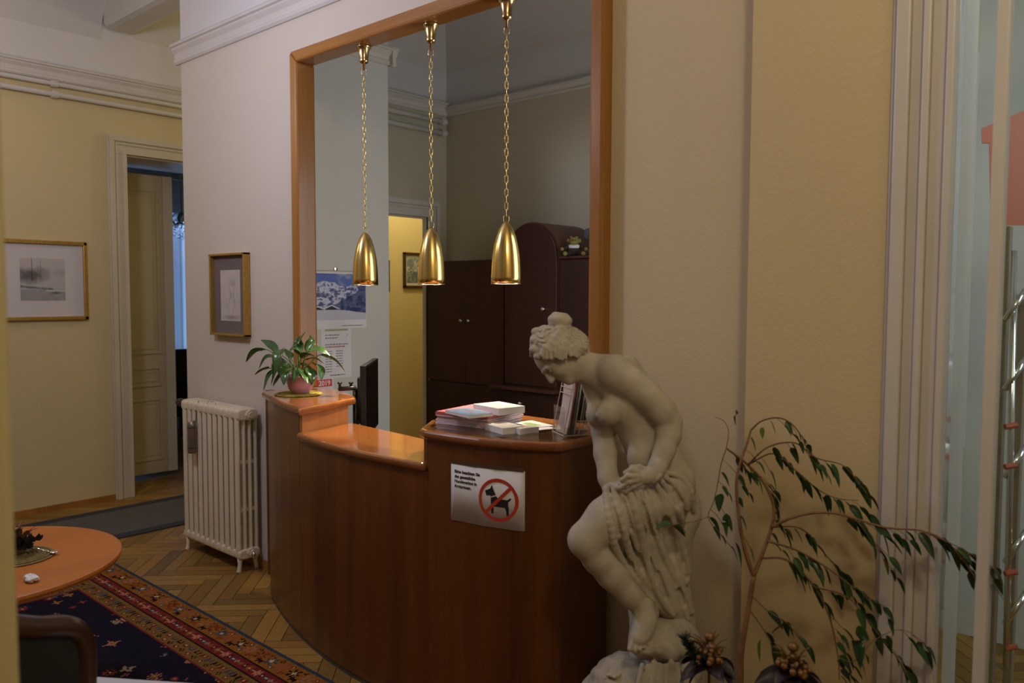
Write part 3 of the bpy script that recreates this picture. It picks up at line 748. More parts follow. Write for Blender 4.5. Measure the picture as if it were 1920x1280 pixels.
# ================================================================ pendants
def pendant(x, label):
    zb = 1.643; y = 2.49
    t = thing('pendant_lamp', label, 'lamp', (x, y, zb), 0, 'brass pendant lamps in the opening')
    prof = [(.0625, 0), (.0625, .03), (.0605, .075), (.0565, .12), (.050, .160), (.0405, .198), (.030, .228), (.018, .248), (.008, .257), (.0045, .260)]
    bm = nb(); lathe(bm, prof, (x, y, zb), 48, cap=False)
    s = obj('shade', bm, M['brass'], t, smooth=True); md = s.modifiers.new('thick', 'SOLIDIFY'); md.thickness = .0015; md.offset = -1
    bm = nb(); tube(bm, [(x+.0622*math.cos(a), y+.0622*math.sin(a), zb+.0005) for a in np.linspace(0, 2*PI, 48, endpoint=False)], .0014, 6, closed=True); obj('rim', bm, M['pewter'], s, smooth=True)
    bm = nb(); lathe(bm, [(r_-.0028, z_) for r_, z_ in prof[:7]], (x, y, zb), 40, cap=False); obj('reflector', bm, M['paper'], s, smooth=True)['label'] = 'white inner face of the shade'
    bm = nb(); lathe(bm, [(.018, .16), (.018, .11), (.03, .085), (.036, .055), (.030, .030), (.015, .018), (0, .016)], (x, y, zb), 20); obj('bulb', bm, mat_emit('lit_bulb', (1, .85, .62, 1), 55.), t, smooth=True)
    bm = nb(); lathe(bm, [(.022, .22), (.022, .16), (.019, .155)], (x, y, zb), 20); obj('socket', bm, M['black'], t)
    zc = 2.805
    bm = nb(); lathe(bm, [(.0365, 0), (.0365, -.005), (.031, -.010), (.0265, -.022), (.0235, -.045), (.0215, -.062), (.0225, -.070), (.019, -.080), (.006, -.084), (.005, -.115)], (x, y, zc), 32); obj('ceiling_cup', bm, M['brassdark'], t, smooth=True)
    bm = nb(); ztop, zbot = zc-.112, zb+.258
    def link(zc_, h, w, rot, r=.0015):
        P = []
        for a in np.linspace(0, 2*PI, 14, endpoint=False):
            px = (w/2)*math.copysign(abs(math.cos(a))**.7, math.cos(a)); pz = (h/2)*math.copysign(abs(math.sin(a))**.7, math.sin(a))
            P.append((x+px*math.cos(rot), y+px*math.sin(rot), zc_+pz))
        tube(bm, P, r, 6, closed=True)
    link(ztop-.012, .032, .024, .6); link(zbot+.012, .032, .024, .6)
    n = 27; L = (ztop-zbot-.05)/n; zz = zbot+.025+L/2
    for i in range(n): link(zz+i*L, L*1.28, .0135, .75 if i % 2 else .75+PI/2)
    obj('chain', bm, M['brass'], t, smooth=True)
    ld = bpy.data.lights.new('pendant_spot', 'SPOT'); ld.energy = 31; ld.color = (1, .83, .60); ld.spot_size = math.radians(105); ld.spot_blend = .7; ld.shadow_soft_size = .028
    lo = bpy.data.objects.new('pendant_spot', ld); COL.objects.link(lo); lo.location = (x, y, zb+.012); lo.parent = None
    return t
pendant(-3.205, 'leftmost brass pendant lamp, in front of the mountain calendar')
pendant(-2.722, 'middle brass pendant lamp, beside the small framed corridor picture')
pendant(-2.262, 'rightmost brass pendant lamp, in front of the dark cabinets')

# ================================================================ radiator
rad = thing('radiator', 'cream cast iron column radiator against the wall left of the counter', 'radiator', (-4.485, 2.38, 0))
NS = 11; P0, P1 = -4.795, -4.175; pit = (P1-P0)/(NS-1)
YC = [2.326, 2.362, 2.398, 2.434]
def section(x):
    bm = nb()
    for yc in YC:
        R0 = .0125
        pts = [(x, yc, .115), (x, yc, .90)]
        for v in tube(bm, pts, R0, 10): v.co.x = x+(v.co.x-x)*1.72
    for z0, z1 in ((.075, .135), (.875, .945)):
        vs = []
        n = 12; zc = (z0+z1)/2; h = (z1-z0)/2
        poly = []
        for k in range(24):
            a = 2*PI*k/24; cy = math.copysign(abs(math.cos(a))**.45, math.cos(a)); sy = math.copysign(abs(math.sin(a))**.6, math.sin(a))
            poly.append((2.380+cy*.0675, zc+sy*h))
        A = [bm.verts.new((x-.022, p[0], p[1])) for p in poly]; B = [bm.verts.new((x+.022, p[0], p[1])) for p in poly]
        C = [bm.verts.new((x-.029, 2.38+(p[0]-2.38)*.9, zc+(p[1]-zc)*.78)) for p in poly]; D = [bm.verts.new((x+.029, 2.38+(p[0]-2.38)*.9, zc+(p[1]-zc)*.78)) for p in poly]
        for U_, W_ in ((C, A), (A, B), (B, D)):
            for k in range(24): bm.faces.new((U_[k], U_[(k+1) % 24], W_[(k+1) % 24], W_[k]))
        bm.faces.new(C[::-1]); bm.faces.new(D)
    for z in (.36, .635):
        for a, b in zip(YC[:-1], YC[1:]): box(bm, x-.010, x+.010, a, b, z-.012, z+.012)
    return bm
for i in range(NS): obj('section', section(P0+i*pit), M['rad'], rad, smooth=False, bevel=.003)
for x in (P0, P1):
    for y in (2.332, 2.43):
        bm = nb(); tube(bm, [(x, y, .095), (x, y, .05), (x, y+(-.006 if y < 2.38 else .006), .012), (x, y+(-.010 if y < 2.38 else .010), 0.001)], [.017, .012, .012, .016], 10); obj('foot', bm, M['rad'], rad, smooth=True)
xr = P1+.029
for z in (.907, .112):
    bm = nb(); tube(bm, [(xr-.004, 2.39, z), (xr+.016, 2.39, z)], .030, 8); tube(bm, [(xr+.014, 2.39, z), (xr+.024, 2.39, z)], .019, 6); obj('end_plug', bm, M['rad'], rad)
bm = nb(); tube(bm, [(xr+.02, 2.39, .112), (xr+.05, 2.375, .112)], .010, 8); tube(bm, [(xr+.045, 2.377, .085), (xr+.045, 2.377, .125)], .008, 8); obj('drain_valve', bm, M['pewter'], rad, smooth=True)
xl = P0-.029
bm = nb(); tube(bm, [(xl+.004, 2.38, .90), (xl-.06, 2.38, .90), (xl-.075, 2.38, .885), (xl-.075, 2.38, .0)], .011, 10); obj('inlet_pipe', bm, M['rad'], rad, smooth=True)
bm = nb(); lathe(bm, [(.014, 0), (.019, .01), (.024, .03), (.026, .085), (.023, .105), (.016, .115), (0, .117)], (0, 0, 0), 20, Matrix.Translation((xl-.06, 2.38, .905)) @ Matrix.Rotation(-PI/2, 4, 'Y')); obj('thermostat_head', bm, M['darkbrown'], rad, smooth=True)['label'] = 'dark brown thermostat head'
bm = nb(); tube(bm, [(-4.52, 2.33, .945), (-4.505, 2.335, .965), (-4.49, 2.34, .955), (-4.47, 2.345, .962), (-4.45, 2.35, .945)], .0022, 6); o = obj('wire_hook', bm, M['pewter']); tag(o, 'thin bent wire hook on top of the radiator', 'hook')
t = thing('water_evaporator', 'small grey-brown metal water evaporator hanging on the radiator front', 'evaporator', (-4.625, 2.283, .64))
bm = nb(); lathe(bm, [(.0245, .0), (.0255, .005), (.0255, .16), (.0245, .185)], (-4.625, 2.283, .64), 20, cap=False)
for v in bm.verts:
    if v.co.z > .82: v.co.z += (v.co.x+4.625)*.5
ev = mat_plain('evaporator_metal', (.22, .17, .13, 1), .35, .6)
o = obj('tube', bm, ev, t, smooth=True); md = o.modifiers.new('thick', 'SOLIDIFY'); md.thickness = .0015
for z in (.672, .795):
    bm = nb(); tube(bm, [(-4.625+.0262*math.cos(a), 2.283+.0262*math.sin(a), z) for a in np.linspace(0, 2*PI, 20, endpoint=False)], .0015, 6, closed=True); obj('band', bm, M['black'], t)
bm = nb(); lathe(bm, [(.0245, 0), (0, .001)], (-4.625, 2.283, .642), 20); obj('base', bm, ev, t)
bm = nb(); tube(bm, [(-4.625, 2.308, .80), (-4.625, 2.315, .90), (-4.625, 2.33, .951)], .002, 6); obj('hanger', bm, M['black'], t)

# ================================================================ pictures
def picture(name, label, c, ex, n, w, h, fw, fd, frame_mat, border, mount, art, nu, nv, group=None, hook=True):
    """hung on a wall: c centre on wall, ex horizontal unit, n outward normal"""
    ex, n, c = Vector(ex), Vector(n), Vector(c); t = thing(name, label, 'picture', tuple(c), 0, group)
    m = Matrix((ex, Vector((0, 0, 1)), n)).transposed().to_4x4(); m.translation = c
    fr = nb()
    for (a, b, p, q) in ((-w/2, w/2, h/2-fw, h/2), (-w/2, w/2, -h/2, -h/2+fw), (-w/2, -w/2+fw, -h/2, h/2), (w/2-fw, w/2, -h/2, h/2)):
        box(fr, a, b, p, q, .001, fd, m)
    obj('frame', fr, frame_mat, t, bevel=fw*.18)
    bm = nb(); box(bm, -w/2+fw*.5, w/2-fw*.5, -h/2+fw*.5, h/2-fw*.5, .001, fd*.35, m); obj('mount', bm, mount, t)
    aw, ah = w-2*fw-2*border[0], h-2*fw-border[1]-border[2]
    o0 = m @ Vector((-aw/2, -h/2+fw+border[2], fd*.35+.001)); R3 = m.to_3x3()
    color_sheet('print', o0, R3 @ Vector((aw, 0, 0)), R3 @ Vector((0, ah, 0)), nu, nv, art, M['attr_print'], t)
    if hook:
        bm = nb(); tube(bm, [m @ Vector((-.003, h/2-.004, fd*.5)), m @ Vector((-.003, h/2+.012, fd*.4)), m @ Vector((.003, h/2+.012, fd*.4)), m @ Vector((.003, h/2-.004, fd*.5))], .0015, 6); obj('hook', bm, M['brassdark'], t)
    return t
# harbour watercolour
def harbour(nu=130, nv=110):
    U, V = np.meshgrid((np.arange(nu)+.5)/nu, (np.arange(nv)+.5)/nv)
    n = fbm(nu, nv, 5, 5, 21); n2 = fbm(nu, nv, 14, 3, 4)
    rgb = mixc((.42, .42, .44), (.50, .46, .44), V)
    tree = np.clip(1.25-np.hypot((U-.28)/.42, (V-.60)/.17)+(n-.5)*1.3, 0, 1); rgb = mixc((0, 0, 0), (1, 1, 1), np.zeros_like(U))+rgb*(1-tree[..., None]*.85)+np.array((.07, .065, .06))*tree[..., None]*.85
    hill = np.clip(1.0-np.hypot((U-.95)/.42, (V-.66)/.12)+(n-.5), 0, 1)*.5; rgb = rgb*(1-hill[..., None])+np.array((.26, .25, .27))*hill[..., None]
    bank = np.clip(1.1-abs(V-(.33-.08*U))/.035-(U > .72)*2+(n2-.5), 0, 1)*.8; rgb = rgb*(1-bank[..., None])+np.array((.07, .06, .055))*bank[..., None]
    w = (V < .26); rgb = np.where(w[..., None], rgb*.72*(.85+.3*n2[..., None]), rgb)
    boat = np.clip(1.3-abs(V-.185)/.035-abs(U-.78)/.16, 0, 1); rgb = rgb*(1-boat[..., None]*.8)+np.array((.05, .07, .075))*boat[..., None]*.8
    hull = (abs(V-.235) < .018) & (abs(U-.78) < .22); rgb[hull] = (.50, .50, .50)
    for mx, tp, wd in ((.26, 1.0, .010), (.45, .95, .007)):
        mk = (abs(U-mx) < wd) & (V > .45) & (V < tp); rgb[mk] = rgb[mk]*.35
    return rgb
picture('framed_watercolour', 'large gilt framed grey harbour watercolour on the yellow hall wall', (XH+.0, 2.06, 1.687), (0, 1, 0), (1, 0, 0), .60, .575, .028, .028, M['gold'], (.125, .10, .115), M['whitemount'], harbour(), 130, 110)
def sketch(nu=70, nv=160):
    U, V = np.meshgrid((np.arange(nu)+.5)/nu, (np.arange(nv)+.5)/nv)
    n = fbm(nu, nv, 6, 4, 8); rgb = np.ones((nv, nu, 3))*np.array((.50, .45, .40))*(.9+.2*n[..., None])
    fig = np.clip(1.2-np.hypot((U-(.62-.1*(1-V)))/.30, (V-.45)/.42), 0, 1)*(np.sin(U*34+n*9) > .25)*.42
    rgb = rgb*(1-fig[..., None])+np.array((.22, .20, .19))*fig[..., None]
    hd = (np.hypot((U-.62)/.16, (V-.74)/.06) < 1)*.30; rgb = rgb*(1-hd[..., None])+np.array((.24, .22, .2))*hd[..., None]
    ft = np.clip(1.2-np.hypot((U-.6)/.42, (V-.07)/.05)+(n-.5), 0, 1)*.6; rgb = rgb*(1-ft[..., None])+np.array((.15, .13, .12))*ft[..., None]
    return rgb
picture('framed_sketch', 'narrow gilt framed pencil sketch on the pale wall above the radiator', (-4.452, YW, 1.592), (1, 0, 0), (0, -1, 0), .405, .49, .013, .045, M['gold'], (.075, .085, .075), M['matboard'], sketch(), 70, 160)
def blueart(nu=60, nv=70):
    U, V = np.meshgrid((np.arange(nu)+.5)/nu, (np.arange(nv)+.5)/nv); n = fbm(nu, nv, 5, 4, 33)
    rgb = mixc((.10, .13, .17), (.28, .32, .36), n)
    l = (np.sin(U*9+V*7+n*10) > .93) | (np.sin(U*8-V*9+n*8) > .95); rgb[l] = (.50, .50, .42)
    lo = V < .45; rgb[lo] = rgb[lo]*.6
    return rgb
picture('framed_print', 'small dark framed blue print in the yellow corridor behind the middle lamp', (XH, 5.615, 1.845), (0, 1, 0), (1, 0, 0), .36, .37, .028, .03, M['chairwood'], (.02, .025, .025), M['whitemount'], blueart(), 60, 70, hook=False)
picture('framed_print', 'dark framed picture in the corridor, mostly hidden by the office pier edge', (XH, 5.06, 1.78), (0, 1, 0), (1, 0, 0), .37, .32, .028, .03, M['chairwood'], (.02, .02, .02), M['whitemount'], blueart(), 60, 70, hook=False)

# ================================================================ office pier: calendar, notice, 2019 card
XP = -4.0795
def mountains(nu=150, nv=110):
    U, V = np.meshgrid((np.arange(nu)+.5)/nu, (np.arange(nv)+.5)/nv)
    n = fbm(nu, nv, 6, 5, 12); n2 = fbm(nu, nv, 10, 4, 14)
    sky = mixc((.10, .16, .48), (.55, .58, .66), np.clip((U-.45)*1.6+(n-.45)*2.2, 0, 1))
    ridge = .80+.10*np.exp(-((U-.22)/.10)**2)-.05*abs(np.sin(U*7))+.05*(vnoise(nu, nv, 12, 3)[0:1]-.5)
    ridge = np.repeat(ridge[0:1], nv, 0)
    rid = 1-2*abs(fbm(nu, nv, 9, 4, 41)-.5); rid2 = 1-2*abs(fbm(nu, nv, 16, 3, 77)-.5)
    f = np.clip((rid*.6+rid2*.4-.74)*5+.25*(V-.5)+.35*np.exp(-((U-.3)/.22)**2), 0, 1)
    rock = mixc((.07, .09, .24), (.58, .63, .80), f)
    rgb = np.where((V > ridge)[..., None], sky, rock)
    dark = (V < .66-.62*(1-U)+.10*n) & (U > .38); rgb = np.where(dark[..., None], mixc((.025, .035, .12), (.13, .16, .34), np.clip((rid-.6)*2.2, 0, 1)), rgb)
    snow = V < .23-.10*U**2+.02*n; rgb = np.where(snow[..., None], np.array((.58, .60, .70))*(.92+.1*V[..., None]), rgb)
    for cx, w, hh in ((.36, .15, .085), (.12, .12, .06)):
        x = abs(U-cx)/w; y0 = .225
        roof = (x < 1) & (V > y0+.01) & (V < y0+hh*(1-x)+.022); rgb[roof] = (.62, .64, .74)
        wal = (x < .8) & (V > y0-.005) & (V < y0+hh*(1-x)-.008); rgb[wal] = (.03, .025, .03)
    return rgb
t = thing('wall_calendar', 'spiral bound wall calendar with snowy mountain photograph on the grey pier', 'calendar', (XP, 2.985, 1.56))
ya, yb, za, zb_ = 2.76, 3.170, 1.385, 1.735
bm = nb(); box(bm, XP, XP+.006, ya, yb, za, zb_); obj('sheets', bm, M['paper'], t)
color_sheet('mountain_photo', (XP+.0065, ya, za+.055), (0, yb-ya-.004, 0), (0, 0, zb_-za-.068), 150, 110, mountains(), M['attr_print'], t)
bm = nb()
for k in range(44):
    y = ya+.005+(yb-ya-.01)*k/43; tube(bm, [(XP+.003+.006*math.cos(a), y, zb_+.001+.006*math.sin(a)) for a in np.linspace(0, 2*PI, 8, endpoint=False)], .0013, 5, closed=True)
obj('spiral_binding', bm, M['chrome'], t)
bm = nb(); lathe(bm, [(0, 0), (.012, .001), (.012, .006), (0, .008)], (0, 0, 0), 14, Matrix.Translation((XP+.004, 2.94, zb_+.016)) @ Matrix.Rotation(PI/2, 4, 'Y')); obj('hanger', bm, M['pewter'], t)
bm = nb(); box(bm, XP+.0063, XP+.0068, ya+.22, yb-.03, za+.016, za+.020); obj('caption_line', bm, M['greyink'], t)
# paper notice under the calendar
t = thing('paper_notice', 'white A4 notice with small print taped below the mountain calendar', 'notice', (XP, 2.94, 1.24))
bm = nb(); box(bm, XP, XP+.0015, 2.832, 3.054, 1.083, 1.383); obj('sheet', bm, M['paper'], t)
bm = nb(); box(bm, XP+.0015, XP+.002, 2.86, 3.03, 1.372, 1.383); obj('tape', bm, mat_plain('yellow_tape', (.42, .40, .22, 1), .4), t)
def dashes(bm, y0, y1, z, hh, r):
    y = y0
    while y < y1:
        w = .006+r.rand()*.016; box(bm, XP+.0016, XP+.0022, y, min(y+w, y1), z, z+hh); y += w+.004
rr = np.random.RandomState(2)
def line(name, y0, y1, z, hh, mat):
    bm = nb(); dashes(bm, y0, y1, z, hh, rr); return obj(name, bm, mat, t)
line('print_line', 2.862, 2.965, 1.345, .006, M['greyink']); line('print_line', 2.862, 2.952, 1.327, .006, M['greyink']); line('print_line', 2.862, 3.03, 1.287, .006, M['greyink'])
line('print_line', 2.862, 3.005, 1.272, .007, mat_plain('red_print', (.42, .06, .08, 1), .6))['label'] = 'red printed line'
for k in range(9):
    z = 1.246-k*.0155; line('print_line', 2.862, 2.912, z, .005, M['greyink'])
    if k < 7: line('print_line', 2.94, 2.99, z, .005, M['greyink'])
line('print_line', 2.895, 3.01, 1.098, .007, M['greyink'])
bm = nb()
for k in range(8): box(bm, XP+.0015, XP+.0019, 3.012+.002*k, 3.030, 1.335+.003*k, 1.337+.003*k)
obj('letterhead_mark', bm, mat_plain('pale_grey_print', (.5, .52, .55, 1), .7), t)
t = thing('year_card', 'white card with 2019 on a red band behind the potted lily', 'card', (XP, 2.845, 1.03))
bm = nb(); box(bm, XP, XP+.0015, 2.77, 2.918, .90, 1.082); obj('card', bm, M['paper'], t)
bm = nb(); box(bm, XP+.0015, XP+.002, 2.772, 2.908, 1.036, 1.080); obj('red_band', bm, M['redcal'], t)
text_mesh('year_lettering', '2019', .043, frame_mtx((XP+.0024, 2.810, 1.0435), (0, 1, 0), (0, 0, 1)), M['paper'], t, bold=.0012)

# ================================================================ monitor on arm
t = thing('monitor', 'black flat monitor seen edge-on behind the counter', 'monitor', (-3.2, 2.85, .735))
A = at(686, 694, 4.02); B = at(709, 669, 4.50)
dirv = Vector((B.x-A.x, B.y-A.y, 0)).normalized(); nrm = Vector((dirv.y, -dirv.x, 0))
if nrm.dot(Vector((0, 0, 1.6))-A) < 0: nrm = -nrm
L = math.hypot(B.x-A.x, B.y-A.y); th_ = .030
mm = Matrix((dirv, Vector((0, 0, 1)), nrm)).transposed().to_4x4(); mm.translation = Vector((A.x, A.y, 0))
bm = nb(); box(bm, 0, L, .865, 1.240, -th_, 0, mm); obj('screen_case', bm, M['black'], t, bevel=.004)
bm = nb(); box(bm, .012, L-.012, .885, 1.228, 0, .001, mm); obj('screen_glass', bm, mat_plain('dark_screen', (.004, .004, .005, 1), .12), t)
bm = nb(); box(bm, .10, L-.10, .93, 1.17, -th_-.03, -th_, mm); obj('rear_housing', bm, M['black'], t, bevel=.006)
ac = mm @ Vector((L*.25, 1.09, -th_-.03))
e2 = at(636, 729, 4.15)
bm = nb(); tube(bm, [ac, at(665, 727, 4.12), e2], .012, 8); obj('arm', bm, M['black'], t, smooth=True)
for px in (637, 658):
    k = at(px, 727, 4.14); bm = nb(); lathe(bm, [(.007, 0), (.007, .02), (.012, .022), (.012, .03), (0, .031)], tuple(k), 12); obj('knob', bm, M['black'], t, smooth=True)
bm = nb(); pb = at(667, 730, 4.16); tube(bm, [(pb.x, pb.y, .737), (pb.x, pb.y, pb.z)], .016, 12); obj('post', bm, M['black'], t, smooth=True)
bm = nb(); lathe(bm, [(.07, 0), (.07, .01), (.02, .014)], (pb.x, pb.y, .736), 20); obj('foot', bm, M['black'], t)
q = at(671, 789, 4.06)
bm = nb(); tube(bm, catmull([mm @ Vector((.02, .9, -th_-.01)), q, mm @ Vector((.03, .80, -.06)), mm @ Vector((.1, .742, -.06))]), .003, 6); obj('cable', bm, M['black'], t)

# ================================================================ office cabinets
def knob(name, x, y, z, parent, r=.013):
    bm = nb(); lathe(bm, [(r*.8, 0), (r*.45, .006), (r*.45, .014), (r, .02), (r*1.0, .026), (0, .031)], (0, 0, 0), 16, Matrix.Translation((x, y, z)) @ Matrix.Rotation(PI/2, 4, 'X')); return obj(name, bm, M['pewter'], parent, smooth=True)
YF = 4.24
c1 = thing('office_cabinet', 'tall dark mahogany double-door cabinet left of the arched one', 'cabinet', (-4.27, 4.47, 0))
bm = nb(); box(bm, -4.68, -3.872, YF+.02, 4.69, 0, 1.852); obj('carcass', bm, M['cab'], c1, bevel=.003)
for (x0, x1, kx) in ((-4.678, -4.262, -4.295), (-4.258, -3.874, -4.215)):
    bm = nb(); box(bm, x0, x1, YF, YF+.02, .935, 1.845); d = obj('door', bm, M['cab'], c1, bevel=.002); knob('knob', kx, YF, 1.402, d)
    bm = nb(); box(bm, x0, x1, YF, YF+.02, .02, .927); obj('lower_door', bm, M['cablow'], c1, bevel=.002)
c2 = thing('arched_cabinet', 'mahogany cabinet with a round arched barrel top between the office cupboards', 'cabinet', (-3.6, 4.45, 0))
XA, XB, RA, ZS = -3.866, -3.372, .247, 1.850
bm = nb()
pts = [(XA, 0), (XB, 0), (XB, ZS)]+[((XA+XB)/2+RA*math.cos(a), ZS+RA*math.sin(a)) for a in np.linspace(0, PI, 28)][1:-1]+[(XA, ZS)]
A_ = [bm.verts.new((p[0], YF+.005, p[1])) for p in pts]; B_ = [bm.verts.new((p[0], 4.69, p[1])) for p in pts]
for i in range(len(pts)): j = (i+1) % len(pts); bm.faces.new((A_[i], A_[j], B_[j], B_[i]))
bm.faces.new(A_[::-1]); bm.faces.new(B_)
obj('carcass', bm, M['cabedge'], c2)
bm = nb(); pin = [(XA+.012, .965), (XB-.012, .965), (XB-.012, ZS)]+[((XA+XB)/2+(RA-.013)*math.cos(a), ZS+(RA-.013)*math.sin(a)) for a in np.linspace(0, PI, 28)][1:-1]+[(XA+.012, ZS)]
prism(bm, pin, 0, .02, Matrix.Translation((0, YF, 0)) @ Matrix.Rotation(PI/2, 4, 'X'))
for v in bm.verts: v.co.y += .008
d = obj('door', bm, M['cab'], c2, bevel=.003); knob('knob', -3.487, YF-.012, 1.50, d, .016)
bm = nb(); box(bm, XA-.09, XB+.01, YF-.075, YF+.0, .928, .952); obj('ledge', bm, M['cabedge'], c2, bevel=.004)
bm = nb(); box(bm, XA-.0, XB, YF-.014, YF+.004, .74, .915); d = obj('drawer', bm, M['cablow'], c2, bevel=.002); knob('knob', -3.69, YF-.014, .835, d, .016)
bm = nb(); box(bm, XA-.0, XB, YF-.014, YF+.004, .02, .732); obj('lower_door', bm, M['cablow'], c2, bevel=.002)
c3 = thing('office_cabinet', 'tall mahogany cabinet right of the arched one, with soft toys on top', 'cabinet', (-2.9, 4.47, 0))
bm = nb(); box(bm, XB+.003, -2.45, YF+.02, 4.69, 0, 1.838); obj('carcass', bm, M['cab'], c3)
bm = nb(); box(bm, XB+.003, -2.44, YF-.004, 4.695, 1.838, 1.856); obj('top_board', bm, M['cabedge'], c3, bevel=.004)
bm = nb(); box(bm, XB+.006, -2.91, YF, YF+.02, .935, 1.832); d = obj('door', bm, M['cab'], c3, bevel=.002)
bm = nb(); box(bm, -2.906, -2.452, YF, YF+.02, .935, 1.832); d = obj('door', bm, M['cab'], c3, bevel=.002); knob('knob', -2.87, YF, 1.4, d)
for x0, x1 in ((XB+.006, -2.91), (-2.906, -2.452)):
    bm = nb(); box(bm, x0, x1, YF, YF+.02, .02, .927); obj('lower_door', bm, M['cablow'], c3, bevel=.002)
# soft toys
fur1 = mat_plain('yellow_plush', (.30, .24, .07, 1), .95, noise=.2, nscale=60, bump=.6, bscale=300); fur2 = mat_plain('brown_plush', (.045, .028, .012, 1), .95, bump=.6, bscale=300); fur3 = mat_plain('grey_plush', (.09, .095, .12, 1), .95, noise=.2, nscale=60, bump=.6, bscale=300)
fz = math.radians(38)
def toy(name, label, x, y, z):
    return thing(name, label, 'soft toy', (x, y, z), fz)
tx, ty, tz = -3.288, 4.295, 1.856
t = toy('plush_monkey', 'small plush animal with yellow face and white shirt sitting on the cabinet', tx, ty, tz)
tm = Matrix.Translation((tx, ty, tz)) @ Matrix.Rotation(fz, 4, 'Z')
def blob(bm, p, r, sx=1, sy=1, sz=1): sphere(bm, tm @ Vector(p), r, 1, 1, 1, 16, tm.to_3x3() @ Matrix.Diagonal((sx, sy, sz)))
bm = nb(); blob(bm, (0, 0, .037), .046, 1.0, .8, .85)
for s in (-1, 1):
    tube(bm, [tm @ Vector((s*.035, -.01, .06)), tm @ Vector((s*.058, -.02, .055)), tm @ Vector((s*.075, -.025, .045))], [.012, .010, .009], 8)
    tube(bm, [tm @ Vector((s*.02, -.02, .02)), tm @ Vector((s*.045, -.05, .014)), tm @ Vector((s*.058, -.07, .012))], [.016, .013, .011], 8)
obj('body', bm, fur2, t, smooth=True)
bm = nb(); blob(bm, (0, -.002, .062), .043, 1.02, .86, .5); obj('shirt', bm, M['paper'], t, smooth=True)
bm = nb(); blob(bm, (0, -.012, .098), .030, 1.05, .9, .95); blob(bm, (0, -.036, .089), .022, 1.25, .7, .75)
for s in (-1, 1):
    blob(bm, (s*.018, 0, .124), .010); blob(bm, (s*.034, 0, .103), .014, 1, .6, 1)
obj('face', bm, fur1, t, smooth=True)
for s in (-1, 1):
    bm = nb(); blob(bm, (s*.079, -.026, .046), .013); obj('paw', bm, fur1, t, smooth=True)
    bm = nb(); blob(bm, (s*.06, -.076, .014), .015); obj('paw', bm, fur1, t, smooth=True)
bm = nb()
for s in (-1, 1): blob(bm, (s*.010, -.043, .106), .0035)
obj('eyes', bm, M['black'], t, smooth=True)
tx, ty = -3.185, 4.41; tm = Matrix.Translation((tx, ty, tz)) @ Matrix.Rotation(fz, 4, 'Z')
t = toy('plush_elephant', 'grey big-eared plush animal beside the yellow faced one on the cabinet', tx, ty, tz)
bm = nb(); blob(bm, (0, 0, .05), .05, 1, .85, 1); blob(bm, (0, -.015, .135), .042)
tube(bm, [tm @ Vector(p) for p in ((0, -.05, .135), (0, -.075, .12), (0, -.082, .095), (0, -.075, .078))], [.016, .013, .011, .010], 8)
for s in (-1, 1):
    tube(bm, [tm @ Vector((s*.03, -.02, .07)), tm @ Vector((s*.055, -.04, .065))], [.017, .018], 8)
    tube(bm, [tm @ Vector((s*.025, -.02, .022)), tm @ Vector((s*.05, -.065, .02))], [.02, .021], 8)
obj('body', bm, fur3, t, smooth=True)
for s in (-1, 1):
    bm = nb(); blob(bm, (s*.055, .0, .150), .036, 1, .3, 1.1); obj('ear', bm, fur3, t, smooth=True)
bm = nb()
for s in (-1, 1): blob(bm, (s*.015, -.052, .148), .004)
obj('eyes', bm, M['black'], t, smooth=True)
# ================================================================ potted lily on straw mat
t = thing('straw_mat', 'round yellow straw mat under the pink flowerpot on the counter', 'mat', (-3.50, 2.292, ZT))
bm = nb(); lathe(bm, [(0, 0), (.112, 0), (.118, .002), (.116, .005), (.10, .0055), (0, .0055)], (-3.50, 2.292, ZT+.0005), 40)
for k, v in enumerate(bm.verts):
    r = math.hypot(v.co.x+3.50, v.co.y-2.292)
    if r > .11: a = math.atan2(v.co.y-2.292, v.co.x+3.5); f = 1+.025*math.sin(a*22); v.co.x = -3.5+(v.co.x+3.5)*f; v.co.y = 2.292+(v.co.y-2.292)*f
obj('mat_disc', bm, M['straw'], t)
bm = nb()
for k in range(1, 9):
    r = .012*k+.004; tube(bm, [(-3.50+r*math.cos(a), 2.292+r*math.sin(a), ZT+.006) for a in np.linspace(0, 2*PI, 36, endpoint=False)], .0032, 6, closed=True)
obj('braid', bm, M['straw'], t, smooth=True)
PX, PY, PZ = -3.472, 2.285, ZT+.0095
lily = thing('potted_lily', 'leafy dark green houseplant in a pink ceramic bowl on the counter', 'plant', (PX, PY, PZ))
bm = nb(); lathe(bm, [(0, 0), (.036, 0), (.044, .003), (.060, .028), (.0665, .055), (.0655, .080), (.0625, .092), (.058, .092), (.060, .078), (0, .076)], (PX, PY, PZ), 40); obj('pot', bm, M['pot'], lily, smooth=True)
bm = nb(); lathe(bm, [(.0585, .074), (.03, .082), (0, .084)], (PX, PY, PZ), 24, cap=False); obj('soil', bm, M['soil'], lily)
